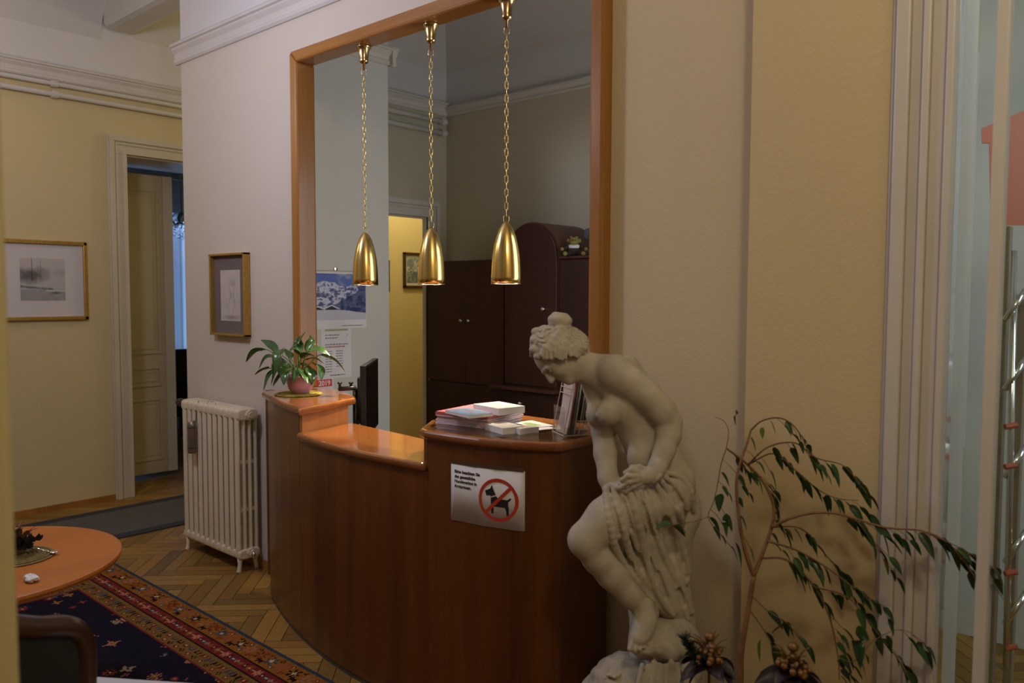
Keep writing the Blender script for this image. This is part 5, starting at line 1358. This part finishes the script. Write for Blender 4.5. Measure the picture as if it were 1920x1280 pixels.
# ---- body ------------------------------------------------------------
lo, hi = bounds([sp(1055, 655, -90), sp(1310, 1285, 85), sp(990, 1285, -125), sp(990, 640, 60), sp(1200, 660, 60), sp(1200, 900, -125)], .02)
B = Field(lo, hi, .0028)
def C(a, b, ra, rb, k=7): B.cap(sp(*a), sp(*b), ra*u, rb*u, k*u)
def E_(c, r, k=7, ax=None, op='add'): B.ell(sp(*c), np.array(r)*u, ax, k*u, op)
# torso
C((1148, 708, 8), (1180, 760, 6), 41, 46, 16)
C((1180, 760, 6), (1212, 822, 6), 46, 43, 16)
C((1212, 822, 6), (1226, 856, 8), 43, 46, 14)
C((1226, 856, 8), (1249, 905, 10), 46, 54, 14)
C((1150, 700, -16), (1122, 722, 26), 34, 30, 14)          # shoulder girdle
C((1178, 690, 20), (1236, 790, 26), 24, 28, 14)             # back
# neck and head
C((1128, 694, 6), (1072, 676, 2), 28, 25, 14)
E_((1143, 773, -30), (25, 24, 25), 9)                       # near breast
E_((1122, 776, 6), (24, 24, 25), 9)                         # far breast
E_((1120, 778, -34), (4, 4, 4), 4)
E_((1196, 858, -30), (20, 16, 26), 16)                       # belly
# near arm
B.chain([sp(1154, 697, -28), sp(1182, 716, -38), sp(1214, 742, -44), sp(1242, 770, -44), sp(1255, 792, -42)], np.array([28, 26, 25, 23.5, 22])*u, 15*u)
B.chain([sp(1256, 792, -40), sp(1254, 815, -48), sp(1244, 846, -62), sp(1232, 876, -72), sp(1227, 889, -76)], np.array([22, 21.5, 19, 15.5, 13.5])*u, 8*u)
# near hand: palm, four fingers, thumb
B.ell(sp(1208, 894, -80), np.array([22, 9, 14])*u, None, 7*u)
C((1226, 889, -76), (1204, 894, -82), 13, 12, 6)
for (k1, k2, k3, r) in (((1196, 884, -84), (1183, 881, -86), (1172, 886, -82), 5.6), ((1193, 892, -87), (1178, 892, -88), (1166, 900, -83), 5.8), ((1195, 900, -87), (1179, 903, -87), (1164, 914, -80), 5.6), ((1201, 906, -85), (1187, 912, -84), (1174, 922, -78), 5.2)):
    C(k1, k2, r, r*.95, 2.2); C(k2, k3, r*.95, r*.75, 1.5)
C((1214, 884, -78), (1199, 876, -78), 7, 6, 4); C((1199, 876, -78), (1184, 876, -76), 6, 4.8, 2)
# far arm
B.chain([sp(1121, 727, 20), sp(1126, 765, 24), sp(1130, 805, 22), sp(1135, 850, 8), sp(1140, 895, -14), sp(1148, 926, -28)], np.array([27, 23.5, 21.5, 21, 18, 14])*u, 8*u)
for i, (a, b) in enumerate((((1146, 924, -34), (1138, 918, -46)), ((1150, 927, -36), (1144, 924, -49)), ((1155, 930, -36), (1150, 929, -49)))): C(a, b, 6.5, 5, 2)
# raised (near) leg
B.chain([sp(1236, 922, -14), sp(1190, 942, -32), sp(1140, 974, -48), sp(1101, 1010, -56)], np.array([50, 47, 40, 33])*u, 12*u)
E_((1096, 1012, -60), (29, 28, 29), 10)
B.chain([sp(1101, 1016, -56), sp(1122, 1044, -50), sp(1148, 1076, -44), sp(1182, 1114, -38), sp(1206, 1140, -36)], np.array([29, 29, 27.5, 22, 18])*u, 9*u)
E_((1140, 1060, -34), (24, 22, 30), 12)                      # calf
B.chain([sp(1206, 1140, -36), sp(1210, 1162, -44), sp(1205, 1182, -54), sp(1199, 1197, -62)], np.array([20, 20, 18.5, 15])*u, 8*u)
E_((1221, 1150, -26), (15, 14, 16), 8)                        # heel
E_((1198, 1194, -62), (16, 14, 11), 8)
for (a, b, r) in (((1188, 1196, -66), (1181, 1216, -74), 6.4), ((1195, 1199, -68), (1191, 1219, -77), 5.0), ((1202, 1199, -67), (1200, 1217, -76), 4.8), ((1208, 1197, -64), (1208, 1213, -73), 4.5), ((1213, 1193, -60), (1215, 1207, -69), 4.2)):
    C(a, b, r*.92, r*.8, 1.0)
# standing leg
B.chain([sp(1256, 925, 24), sp(1240, 1010, 26), sp(1222, 1075, 22), sp(1208, 1140, 20), sp(1200, 1200, 14), sp(1198, 1232, 4)], np.array([48, 38, 30, 28, 20, 17])*u, 10*u)
B.chain([sp(1200, 1236, 0), sp(1178, 1250, -16), sp(1152, 1262, -32)], np.array([17, 14.5, 11])*u, 7*u)
for (a, b, r) in (((1156, 1264, -30), (1136, 1271, -38), 5.5), ((1158, 1259, -34), (1140, 1265, -44), 4.6), ((1162, 1260, -40), (1146, 1266, -49), 4.4), ((1166, 1263, -44), (1152, 1269, -52), 4.0)): C(a, b, r, r*.85, 1.6)

# ---- head (same continuous body mesh, finer carving with local axes) --------------
HC = sp(1046, 664, 2)
ah = math.radians(16)
Rc = np.array([1, 0, 0], np.float32); Uc = np.array([0, 0, 1], np.float32); Dc = np.array([0, 1, 0], np.float32)
f2 = -.45*Rc-.893*Uc; c2 = -.893*Rc+.45*Uc
hf = f2*math.cos(ah)-Dc*math.sin(ah); hl = -f2*math.sin(ah)-Dc*math.cos(ah); hu = c2
HAX = np.array([hf, hu, hl], np.float32)
def H(f, up_, l): return HC+(hf*f+hu*up_+hl*l)*u
def build_head(F_):
    def c(a, b, ra, rb, k=5, op='add'): F_.cap(H(*a), H(*b), ra*u, rb*u, k*u, op)
    def e(p, r, k=5, op='add'): F_.ell(H(*p), np.array(r)*u, HAX, k*u, op)
    e((-4, 8, 0), (44, 42, 34), 8)
    e((14, -8, 0), (31, 40, 27), 10)                     # face mass
    c((6, -22, 0), (30, -37, 0), 21, 11, 10)             # jaw
    e((35, -40, 0), (8, 8, 9), 7)                          # chin
    for s in (-1, 1):
        e((25, -12, s*15), (14, 14, 11), 9)               # cheek
        e((43, 1, s*13), (11, 7, 9), 4, 'sub')             # eye socket
        e((35.5, 0, s*13), (6, 4.6, 7), 2.5)              # eyeball
        c((38, 1.2, s*7), (35, 0, s*20), 1.4, 1.2, 1.5)     # lid
        c((41.5, 9.5, s*5), (37, 8.5, s*20), 3.6, 2.8, 4)         # brow
        e((47, -12, s*4), (4, 3.2, 3.2), 2.5)              # nostril wing
        c((42, -22.8, s*1), (37, -24, s*9), 3.0, 1.5, 1.4)  # upper lip
        c((41, -29, s*1), (37.5, -27.4, s*8), 3.2, 1.6, 1.4)      # lower lip
        e((-2, -4, s*30), (7, 10, 4), 3)                  # ear
        e((0, -4, s*33), (3.5, 6, 2), 2, 'sub')
    c((41, 8, 0), (51, -10, 0), 3.6, 4.8, 3)               # nose
    e((51, -11.5, 0), (4.6, 4, 4.4), 2.5)
    c((42, -25.9, -7), (42, -25.9, 7), 1.0, 1.0, 1, 'sub')
build_head(B)
C((1070, 690, 2), (1116, 700, 4), 20, 28, 12)

# ---- hair --------------------------------------------------------------
lo, hi = bounds([sp(988, 580, -64), sp(1116, 692, 66), sp(988, 692, -66)], .012)
Hf = Field(lo, hi, .0022)
_bk = sp(1052, 606, 0)
def mkd(c):
    def f(X, Y, Z):
        th = np.arctan2(X+c[0]-_bk[0], -(Z+c[2]-_bk[2])+.004); rd = np.sqrt((X+c[0]-_bk[0])**2+(Z+c[2]-_bk[2])**2)
        w = np.sin(17*th+70*(Y+c[1])+1.5*np.sin(rd*150)); return (-np.abs(w)*.0042+.0022+np.sin(34*th+110*Y+rd*90)*.0007).astype(np.float32)
    return f
Hf.ell(sp(1049, 645, 2), np.array([54, 42, 37])*u, None, 8*u, disp=mkd(sp(1049, 645, 2)))
Hf.ell(sp(1022, 640, 0), np.array([26, 38, 27])*u, None, 8*u, disp=mkd(sp(1022, 640, 0)))
Hf.ell(sp(1078, 648, 4), np.array([26, 32, 22])*u, None, 8*u, disp=mkd(sp(1078, 648, 4)))
# cut the face free
for p, r in ((H(62, -18, 0), 56), (H(48, -56, 0), 40)): Hf.ell(p, np.array([r, r, r])*u*.86, None, 5*u, 'sub')
# wavy strands swept from the hairline up to the knot
rs = np.random.RandomState(6)
for i in range(26):
    a = -2.5+5.0*i/25                                   # angle round the head, 0 = viewer side
    s0 = 1.0 if i % 2 else .96
    pts = []
    for t in np.linspace(0, 1, 7):
        px = 1047+(-51*math.sin(a*.62))*(1-t**1.4)*s0+4*t; dd = -44*math.cos(a*.62)*math.sqrt(max(0, 1-(t*.93)**2))*(1 if abs(a) < 2.4 else .6)
        py = 672-(672-612)*t**.75-8*abs(math.sin(a*.62))*(1-t)+3*math.sin(t*9+i*1.3)
        pts.append(sp(px+2.5*math.sin(t*8+i), py, dd))
    Hf.chain(pts, np.array([3.2, 4.4, 4.8, 4.8, 4.4, 4, 3])*u, 2.0*u)
# curls over the brow
for (x, y, d, r) in ((1007, 622, -8, 11), (1003, 638, -16, 10), (1002, 655, -22, 10), (1008, 668, -26, 8), (1022, 671, -32, 7), (1035, 670, -36, 7), (1012, 628, 14, 11), (1006, 648, 16, 11), (1020, 617, 0, 10), (1092, 652, -16, 10), (1098, 660, -4, 8), (1080, 655, -28, 8), (1060, 660, -36, 7)):
    Hf.ell(sp(x, y, d), np.array([r, r, r*.8])*u, None, 3*u)
# top knot: coiled bun
for j, (zz, R0, rr_) in enumerate(((606, 12, 8.5), (600, 13.5, 8.5), (594, 9.5, 7.5))):
    ring = [sp(1049.5+R0*1.05*math.cos(t)+.5*j, zz+1.6*math.sin(t*1+j), R0*math.sin(t)) for t in np.linspace(0, 2*PI, 17)]
    Hf.chain(ring, np.full(17, rr_*u), 2.0*u)
Hf.ell(sp(1049, 600, 0), np.array([13, 13, 11])*u, None, 4*u)
Hf.cap(sp(1047, 622, 2), sp(1049, 606, 0), 15*u, 11*u, 5*u)
field_obj('hair', Hf, M['stone'], statue)

# ---- drapery -------------------------------------------------------------
lo, hi = bounds([sp(1125, 870, -120), sp(1316, 1205, 80), sp(1125, 1205, -120), sp(1316, 870, 90)], .015)
G = Field(lo, hi, .0031)
def GC(pts, rad, k=8): G.chain([sp(*p) for p in pts], np.array(rad)*u, k*u)
GC([(1240, 938, 6), (1244, 1000, 10), (1252, 1070, 12), (1264, 1125, 10), (1278, 1165, 8)], [49, 44, 38, 32, 26], 14)
GC([(1190, 940, -30), (1205, 1000, -22), (1228, 1070, -12), (1252, 1130, -8)], [38, 32, 28, 24], 14)
GC([(1186, 1040, -30), (1204, 1085, -24), (1228, 1128, -18)], [20, 20, 16], 12)
GC([(1268, 925, 10), (1280, 965, 16), (1272, 1040, 14)], [34, 30, 20], 12)
GC([(1244, 926, -8), (1215, 936, -22), (1186, 950, -34), (1176, 966, -38)], [54, 53, 47, 40], 10)
def look(F_, p):
    i = np.round((p-F_.lo)/F_.h).astype(int)
    if (i < 0).any() or (i >= F_.n).any(): return .1
    return float(F_.D[tuple(i)])
def front_d(px, py, dflt):
    for d in np.arange(-125, 40, 1.5):
        q = sp(px, py, d)
        if min(look(B, q), look(G, q)) < 0: return min(d, dflt+14)
    return dflt
folds = [([(1137, 917, -60), (1140, 955, -84), (1146, 992, -84), (1153, 1025, -74), (1176, 1066, -60), (1206, 1104, -46), (1224, 1126, -40)], [8, 10, 10, 9.5, 8, 7, 5]),
 ([(1152, 918, -74), (1160, 962, -88), (1171, 1005, -80), (1183, 1042, -66), (1197, 1076, -54)], [8, 10, 10, 8.5, 5]),
 ([(1166, 922, -80), (1176, 962, -84), (1188, 1005, -74), (1202, 1050, -60)], [6, 7.5, 7.5, 5]),
 ([(1181, 924, -80), (1193, 970, -78), (1206, 1020, -66), (1221, 1080, -46), (1242, 1126, -34), (1262, 1152, -26)], [7, 10, 11.5, 11, 9, 6]),
 ([(1193, 924, -80), (1204, 958, -74), (1214, 990, -64)], [4.5, 5.5, 4]),
 ([(1202, 922, -78), (1218, 975, -64), (1236, 1020, -50), (1256, 1066, -36), (1280, 1106, -18), (1296, 1146, -8)], [5.5, 8, 9.5, 10, 9.5, 8]),
 ([(1215, 914, -70), (1228, 950, -60), (1238, 985, -50)], [4.5, 6, 4]),
 ([(1262, 1085, -30), (1276, 1125, -20), (1290, 1160, -12)], [6, 7.5, 6]),
 ([(1228, 900, -62), (1246, 945, -48), (1266, 990, -34), (1281, 1035, -18), (1288, 1072, -8)], [5, 8, 9.5, 10, 8]),
 ([(1234, 892, -56), (1258, 930, -42), (1276, 968, -28), (1284, 992, -18)], [5, 8, 9, 7]),
 ([(1238, 888, -50), (1266, 910, -38), (1284, 938, -26), (1288, 952, -20)], [4.5, 8, 9, 7]),
 ([(1242, 884, -44), (1274, 894, -26), (1294, 922, -10), (1300, 955, -2)], [4.5, 8, 9, 8]),
 ([(1284, 905, 0), (1304, 938, 10), (1306, 972, 12), (1294, 1002, 6)], [9, 11, 11, 8]),
 ([(1292, 1008, 8), (1287, 1040, 6), (1290, 1075, 2), (1284, 1106, 0)], [9, 10.5, 9.5, 7]),
 ([(1270, 1075, -22), (1284, 1092, -12), (1290, 1080, -4)], [6, 7, 6]),
 ([(1134, 917, -58), (1146, 910, -70), (1160, 914, -78), (1178, 920, -82), (1200, 918, -80), (1220, 906, -70), (1236, 892, -56)], [7, 7.5, 7, 6, 6, 6, 6]),
 ([(1136, 926, -64), (1148, 930, -80), (1160, 934, -84)], [6, 6, 5])]
def smooth(v, n):
    v = np.array(v, float)
    for _ in range(n):
        w = v.copy(); w[1:-1] = (v[:-2]+v[1:-1]*2+v[2:])/4; w[0] = (v[0]*2+v[1])/3; w[-1] = (v[-1]*2+v[-2])/3; v = w
    return v
jobs = []
for n_, (p, r) in enumerate(folds):
    P = [tuple(v) for v in catmull([Vector(x) for x in p], 3)]
    rr_ = np.interp(np.linspace(0, 1, len(P)), np.linspace(0, 1, len(r)), r)*.80
    if n_ in (12, 13): jobs.append((P, rr_))
    else:
        D_ = smooth([front_d(q[0], q[1], q[2]) for q in P], 3)
        jobs.append(([(q[0], q[1], dd+.25*w) for q, dd, w in zip(P, D_, rr_)], rr_))
hol = []
for (pa, pb, r0, r1) in (((1244, 966), (1265, 1050), 9, 10), ((1231, 1070), (1252, 1128), 5, 6), ((1163, 1000), (1186, 1062), 4.5, 6), ((1187, 1000), (1208, 1074), 3.5, 6), ((1294, 958), (1290, 992), 8, 7), ((1281, 1052), (1285, 1072), 5, 5), ((1270, 1100), (1286, 1140), 4, 4), ((1262, 918), (1280, 946), 4, 4), ((1148, 945), (1164, 1010), 3, 4), ((1168, 935), (1186, 1000), 3, 3.5), ((1203, 940), (1226, 1010), 3.5, 4), ((1248, 908), (1272, 952), 3, 4), ((1210, 1030), (1236, 1100), 3.5, 4)):
    n_ = 8; c_ = [(pa[0]+(pb[0]-pa[0])*k/n_, pa[1]+(pb[1]-pa[1])*k/n_) for k in range(n_+1)]
    D_ = smooth([front_d(x, y, -40)-1 for x, y in c_], 3)
    rr_ = np.linspace(r0, r1, n_+1); rr_[0] *= .5; rr_[-1] *= .5
    hol.append(([(x, y, dd) for (x, y), dd in zip(c_, D_)], rr_))
for P, rr_ in jobs: GC(P, rr_, 2.2)
for P, rr_ in hol:
    for k in range(len(P)-1):
        for F_ in (G, B): F_.cap(sp(*P[k]), sp(*P[k+1]), rr_[k]*u, rr_[k+1]*u, 3*u, 'sub')
field_obj('body', B, M['stone'], statue)
field_obj('drapery', G, M['stone'], statue)

# ---- rock base ------------------------------------------------------------
lo, hi = bounds([sp(1080, 1120, -120), sp(1330, 1340, 120), sp(1080, 1340, -150)], .02)
K = Field(lo, hi, .0042)
def kd(X, Y, Z): return (np.sin(X*60+Y*40)*np.sin(Z*70+X*30)*.004+np.sin(X*140+Z*90)*np.sin(Y*120)*.0018).astype(np.float32)
def KE(c, r, k=10, op='add'): K.ell(sp(*c), np.array(r)*u, None, k*u, op, kd)
KE((1250, 1196, -8), (54, 62, 42)); KE((1222, 1208, -40), (42, 36, 26)); KE((1278, 1210, 0), (32, 56, 56)); KE((1268, 1170, 14), (30, 36, 36))
KE((1262, 1260, 0), (56, 66, 50), 14); KE((1182, 1292, 0), (80, 74, 66), 14); KE((1230, 1296, -20), (80, 70, 44), 12)
KE((1218, 1250, -84), (22, 26, 18), 8, 'sub')
for i in range(9): K.cap(sp(1204+i*11, 1246+3*math.sin(i*2), -72+3*math.sin(i)), sp(1196+i*13, 1288, -82+4*math.sin(i*3)), (4+1.5*(i % 3))*u, 6*u, 3*u)
field_obj('rock', K, M['stone2'], statue)
bm = nb(); lathe(bm, [(0, -.345), (.182, -.345), (.19, -.335), (.19, -.315), (.175, -.30), (.168, -.28), (.165, -.06), (.172, -.05), (.182, -.04), (.182, -.012), (.172, -.0), (0, .0)], tuple(SROOT), 40)
obj('pedestal', bm, M['stone2'], statue, smooth=False, bevel=.002)

# ================================================================ ficus
FD = 2.28
fb = at(1388, 1290, FD)
fic = thing('weeping_fig', 'tall sparse weeping fig with drooping leaves beside the statue and white door casing', 'plant', (fb.x, fb.y, 0))
bm = nb(); lathe(bm, [(0, 0), (.13, 0), (.14, .01), (.175, .30), (.182, .33), (.182, .36), (.168, .36), (.164, .32), (0, .32)], (fb.x+.03, fb.y-.02, 0), 40); obj('pot', bm, mat_plain('terracotta_dark', (.16, .06, .03, 1), .7, noise=.15, nscale=20), fic)
bm = nb(); lathe(bm, [(.166, .325), (.08, .338), (0, .34)], (fb.x+.03, fb.y-.02, 0), 30, cap=False); obj('soil', bm, M['soil'], fic)
tr_b = nb(); tw = nb(); lf = nb(); lf2 = nb()
def path(pts, d0, d1): return catmull([at(p[0], p[1], d0+(d1-d0)*i/(len(pts)-1)) for i, p in enumerate(pts)], 6)
def limb(pts, d0, d1, r0, r1, bm_):
    P = path(pts, d0, d1); n = len(P); tube(bm_, P, [r0+(r1-r0)*i/(n-1) for i in range(n)], 8); return P
tb = at(1388, 1290, FD); 
tube(tr_b, [(tb.x, tb.y, .335), (tb.x+.004, tb.y, .42), tuple(tb)], .0105, 10)
T0 = limb([(1388, 1290), (1389, 1228), (1395, 1185), (1403, 1140), (1413, 1080)], FD, FD, .0105, .0075, tr_b)
B1 = limb([(1413, 1080), (1398, 1035), (1387, 980), (1381, 910), (1388, 868), (1400, 833), (1408, 806)], FD, FD+.02, .0062, .0030, tr_b)
B1b = limb([(1408, 806), (1428, 789), (1459, 783), (1484, 794), (1503, 818), (1514, 845)], FD+.02, FD-.06, .0026, .0014, tw)
B2 = limb([(1413, 1080), (1430, 1036), (1446, 990), (1451, 950), (1434, 908), (1402, 871), (1362, 840)], FD, FD+.03, .0066, .0030, tr_b)
B3 = limb([(1447, 988), (1480, 972), (1520, 962), (1565, 962), (1603, 972), (1662, 989), (1725, 994), (1770, 1012), (1806, 1050), (1832, 1088)], FD, FD-.26, .0045, .0012, tr_b)
B3b = limb([(1725, 994), (1775, 1015), (1815, 1035), (1850, 1056), (1876, 1076)], FD-.2, FD-.3, .0016, .0009, tw)
B4 = limb([(1438, 1014), (1493, 1031), (1552, 1065), (1610, 1108), (1660, 1138)], FD, FD-.12, .0034, .0010, tw)
B5 = limb([(1426, 1046), (1476, 1050), (1527, 1100), (1556, 1160), (1571, 1230), (1574, 1275)], FD, FD-.10, .0036, .0012, tw)
B6 = limb([(1402, 871), (1450, 850), (1490, 880), (1535, 918), (1570, 934), (1610, 938)], FD+.02, FD-.05, .0026, .0009, tw)
B7 = limb([(1402, 871), (1440, 838), (1490, 830), (1530, 858), (1580, 872), (1610, 905), (1625, 925)], FD+.02, FD-.10, .0026, .0009, tw)
B8 = limb([(1362, 840), (1352, 870), (1346, 905), (1338, 940), (1328, 970), (1350, 1000), (1375, 1030)], FD+.03, FD+.0, .0018, .0009, tw)
B8b = limb([(1362, 840), (1366, 810), (1358, 790), (1340, 781)], FD+.03, FD+.03, .0014, .0007, tw)
B9 = limb([(1403, 1140), (1432, 1180), (1446, 1210), (1450, 1235)], FD, FD-.05, .0020, .0009, tw)
B10 = limb([(1403, 1110), (1440, 1145), (1478, 1170), (1500, 1200)], FD, FD-.08, .0020, .0009, tw)
B11 = limb([(1527, 1100), (1590, 1120), (1640, 1180), (1680, 1230), (1700, 1262)], FD-.05, FD-.14, .0020, .0009, tw)
B12 = limb([(1603, 972), (1640, 1020), (1662, 1060)], FD-.12, FD-.16, .0014, .0008, tw)
B13 = limb([(1447, 988), (1500, 990), (1540, 1030), (1575, 1075), (1590, 1110)], FD, FD+.03, .0020, .0009, tw)
B14 = limb([(1571, 1230), (1600, 1240), (1640, 1200), (1690, 1180), (1735, 1206)], FD-.1, FD-.16, .0014, .0008, tw)
B15 = limb([(1330, 968), (1300, 978), (1260, 985), (1225, 1008)], FD+.02, FD-.10, .0010, .0007, tw)
rf = np.random.RandomState(23)
def leaf(bm_, p, dirv, ln, w):
    dirv = dirv.normalized(); q = p+dirv*ln
    sag = Vector((0, 0, -.10*ln))
    blade(bm_, [p, p.lerp(q, .5)+Vector((0, 0, .06*ln)), q+sag], w, .35, (rf.rand()-.5)*2.4, 8)
vr = Vector((CR.x, CR.y, 0)); vb = Vector((CF.x, CF.y, 0)).normalized()
def foliage(P, n, f0=.15, ln=(.040, .062), spread=.5, hang=1.0, young=.06, twig=.5):
    for k in range(n):
        f = f0+(1-f0)*(k+rf.rand()*.7)/n; i = min(len(P)-2, int(f*(len(P)-1))); p = P[i].lerp(P[i+1], rf.rand())
        d = vr*(.55+spread*(rf.rand()-.5))+vb*(rf.rand()-.5)*.9+Vector((0, 0, -.75*hang-.4*rf.rand()))
        L = ln[0]+(ln[1]-ln[0])*rf.rand()
        if rf.rand() < twig:
            tl = .02+.05*rf.rand(); q = p+d.normalized()*tl*.8+vr*.01
            tube(tw, [p, p.lerp(q, .5)+Vector((0, 0, .004)), q], .0008, 5); leaf(lf2 if rf.rand() < young else lf, q, d, L, L*.17)
            if rf.rand() < .5: leaf(lf, p.lerp(q, .5), d+vb*(rf.rand()-.5)*1.2, L*.8, L*.14)
        else: leaf(lf2 if rf.rand() < young else lf, p+d.normalized()*.006, d, L, L*.17)
foliage(B3, 26, .35, (.045, .07), .6, .8); foliage(B3b, 10, .1, (.035, .06), .5, .5); foliage(B4, 20, .15, (.04, .06)); foliage(B5, 18, .15, (.04, .065)); foliage(B6, 12, .1); foliage(B7, 18, .15, (.045, .065)); foliage(B1b, 8, .25, (.03, .05))
foliage(B2, 14, .25, (.035, .055)); foliage(B1, 7, .2, (.035, .05)); foliage(B8, 9, .1, (.035, .05), .3); foliage(B9, 4, .3, (.05, .065)); foliage(B10, 6, .3, (.04, .06)); foliage(B11, 13, .1, (.045, .07)); foliage(B12, 6, .1); foliage(B13, 13, .1); foliage(B14, 9, .1, (.04, .06))
leaf(lf, at(1258, 982, FD-.05), -vr+Vector((0, 0, -.25)), .045, .011); leaf(lf, at(1262, 984, FD-.05), vr*.6+Vector((0, 0, -.5)), .045, .009)
leaf(lf, at(1379, 768, FD), vr*.05+Vector((0, 0, -1)), .042, .012); leaf(lf2, at(1430, 801, FD), Vector((.02, 0, -1)), .030, .008)
leaf(lf, at(1352, 925, FD), Vector((-.1, 0, -1)), .05, .014); leaf(lf, at(1362, 962, FD), Vector((.05, 0, -1)), .062, .012); leaf(lf, at(1378, 1015, FD), vr*.3+Vector((0, 0, -1)), .07, .011)
leaf(lf2, at(1426, 1198, FD-.05), Vector((0, 0, -1)), .058, .012); leaf(lf, at(1452, 1208, FD-.06), vr*.1+Vector((0, 0, -1)), .07, .014); leaf(lf, at(1446, 1188, FD-.06), vr*.8+Vector((0, 0, .5)), .07, .011)
leaf(lf, at(1612, 1172, FD-.2), vr*.05+Vector((0, 0, -1)), .105, .022); leaf(lf, at(1636, 1020, FD-.15), vr*.2+Vector((0, 0, -1)), .04, .016)
obj('trunk', tr_b, M['bark'], fic, smooth=True); obj('twigs', tw, M['twig'], fic, smooth=True)
o = obj('foliage', lf, M['leaf'], fic, smooth=True); o = obj('young_leaves', lf2, M['leafy'], fic, smooth=True); o['label'] = 'yellow-green young leaves'
# ---- dried ornaments stuck in the planter
def ornament(px, py, d, label, sprig, seed):
    c = at(px, py, d); t = thing('dried_ornament', label, 'ornament', tuple(c), 0, None)
    r = np.random.RandomState(seed)
    bm = nb(); tube(bm, [(c.x, c.y, .33), (c.x, c.y, c.z-.02)], .004, 6); obj('stem', bm, M['twig'], t)
    bm = nb()
    for k in range(22):
        a = r.rand()*2*PI; e = r.rand()*.6-.65; d_ = Vector((math.cos(a)*math.cos(e), math.sin(a)*math.cos(e), math.sin(e)))
        p = c+Vector((0, 0, -.01)); q = p+d_*(.065+.045*r.rand()); blade(bm, [p, p.lerp(q, .55)+Vector((0, 0, .012)), q], .021, .4, r.rand()*2-1, 8)
    obj('dark_leaves', bm, mat_plain('plum_leaves_%d' % seed, (.020, .010, .018, 1), .5, noise=.4, nscale=40), t, smooth=True)
    bm = nb()
    for k in range(30):
        a = r.rand()*2*PI; rr_ = .042*math.sqrt(r.rand()); z = .04*(1-(rr_/.045)**2)+.025*r.rand()-.012
        sphere(bm, c+Vector((rr_*math.cos(a), rr_*math.sin(a), z)), .0058+.004*r.rand(), seg=10)
    sphere(bm, c+Vector((0, 0, .066)), .015, 1, 1, .9, 12)
    obj('gold_berries', bm, mat_plain('dull_gold_%d' % seed, (.20, .105, .028, 1), .45, .35, noise=.5, nscale=50), t, smooth=True)
    bm = nb()
    for k in range(9):
        a = r.rand()*2*PI; p = c+Vector((0, 0, .02)); q = p+Vector((math.cos(a)*.055, math.sin(a)*.055, .03+.02*r.rand())); tube(bm, [p, p.lerp(q, .6)+Vector((0, 0, .01)), q], [.003, .0025, .001], 6)
    obj('dry_twigs', bm, mat_plain('dry_brown_%d' % seed, (.13, .065, .022, 1), .6), t)
    if sprig:
        bm = nb(); b0 = c+Vector((0, 0, -.02))-vr*.02; b1 = b0-vr*.05+Vector((0, 0, .085))
        for k in range(420):
            f = r.rand(); p = b0.lerp(b1, f); a = r.rand()*2*PI
            d_ = (-vr*.3+Vector((0, 0, .55))+(vr*math.cos(a)+vb*math.sin(a))*.9).normalized(); q = p+d_*(.016+.012*r.rand()); tube(bm, [p, q], [.0011, .0004], 4)
        tube(bm, [b0, b1], .002, 6)
        obj('pine_sprig', bm, mat_plain('dark_pine_green', (.010, .026, .014, 1), .6), t)
ornament(1330, 1238, 2.16, 'gold berry ornament with dark pine sprig left of the fig trunk', True, 3)
ornament(1486, 1258, 2.12, 'gold and plum dried ornament right of the fig trunk', False, 5)
# ================================================================ lights
def point(name, loc, e, col, r=.1):
    l = bpy.data.lights.new(name, 'POINT'); l.energy = e; l.color = col; l.shadow_soft_size = r
    o = bpy.data.objects.new(name, l); COL.objects.link(o); o.location = loc; return o
def area(name, loc, target, e, col, sx, sy):
    l = bpy.data.lights.new(name, 'AREA'); l.shape = 'RECTANGLE'; l.size = sx; l.size_y = sy; l.energy = e; l.color = col
    o = bpy.data.objects.new(name, l); COL.objects.link(o); o.location = loc
    o.rotation_euler = (Vector(target)-Vector(loc)).to_track_quat('-Z', 'Y').to_euler(); return o
point('reception_ceiling_lamp', (-3.6, .95, 2.85), 64, (.78, .76, 1.0), .16)
point('entrance_lamp', (.3, .6, 3.15), 47, (1.0, .82, .55), .15)
point('hall_lamp', (-5.6, .6, 3.0), 12, (1.0, .80, .48), .12)
point('corridor_lamp', (-5.65, 5.2, 3.0), 40, (1.0, .84, .45), .12)
area('office_window_light', (-1.06, 3.65, 1.8), (-4, 3.4, 1.6), 22, (.88, .95, 1.0), 1.2, 1.7)  # stands in for daylight; hung on the office side of the closed board
area('consulting_window_light', (-9.35, 4.4, 1.7), (-6, 3.4, 1.0), 11, (.50, .66, 1.0), 1.5, 1.6).data.spread = math.radians(80)
area('stairwell_fill_light', (1.2, 2.72, 2.7), (-.6, 3.9, 1.7), 26, (.90, .95, 1.0), .5, 1.6)  # added fill to brighten the stairwell; its walls have no window
wd = bpy.data.worlds.new('world'); SC.world = wd; wd.use_nodes = True
wd.node_tree.nodes['Background'].inputs['Color'].default_value = (.05, .05, .055, 1); wd.node_tree.nodes['Background'].inputs['Strength'].default_value = 1.0
SC.view_settings.view_transform = 'Standard'; SC.view_settings.look = 'None'; SC.view_settings.gamma = 1.0; SC.view_settings.exposure = 0.0
SC.view_settings.use_curve_mapping = False
SC.cycles.use_denoising = True
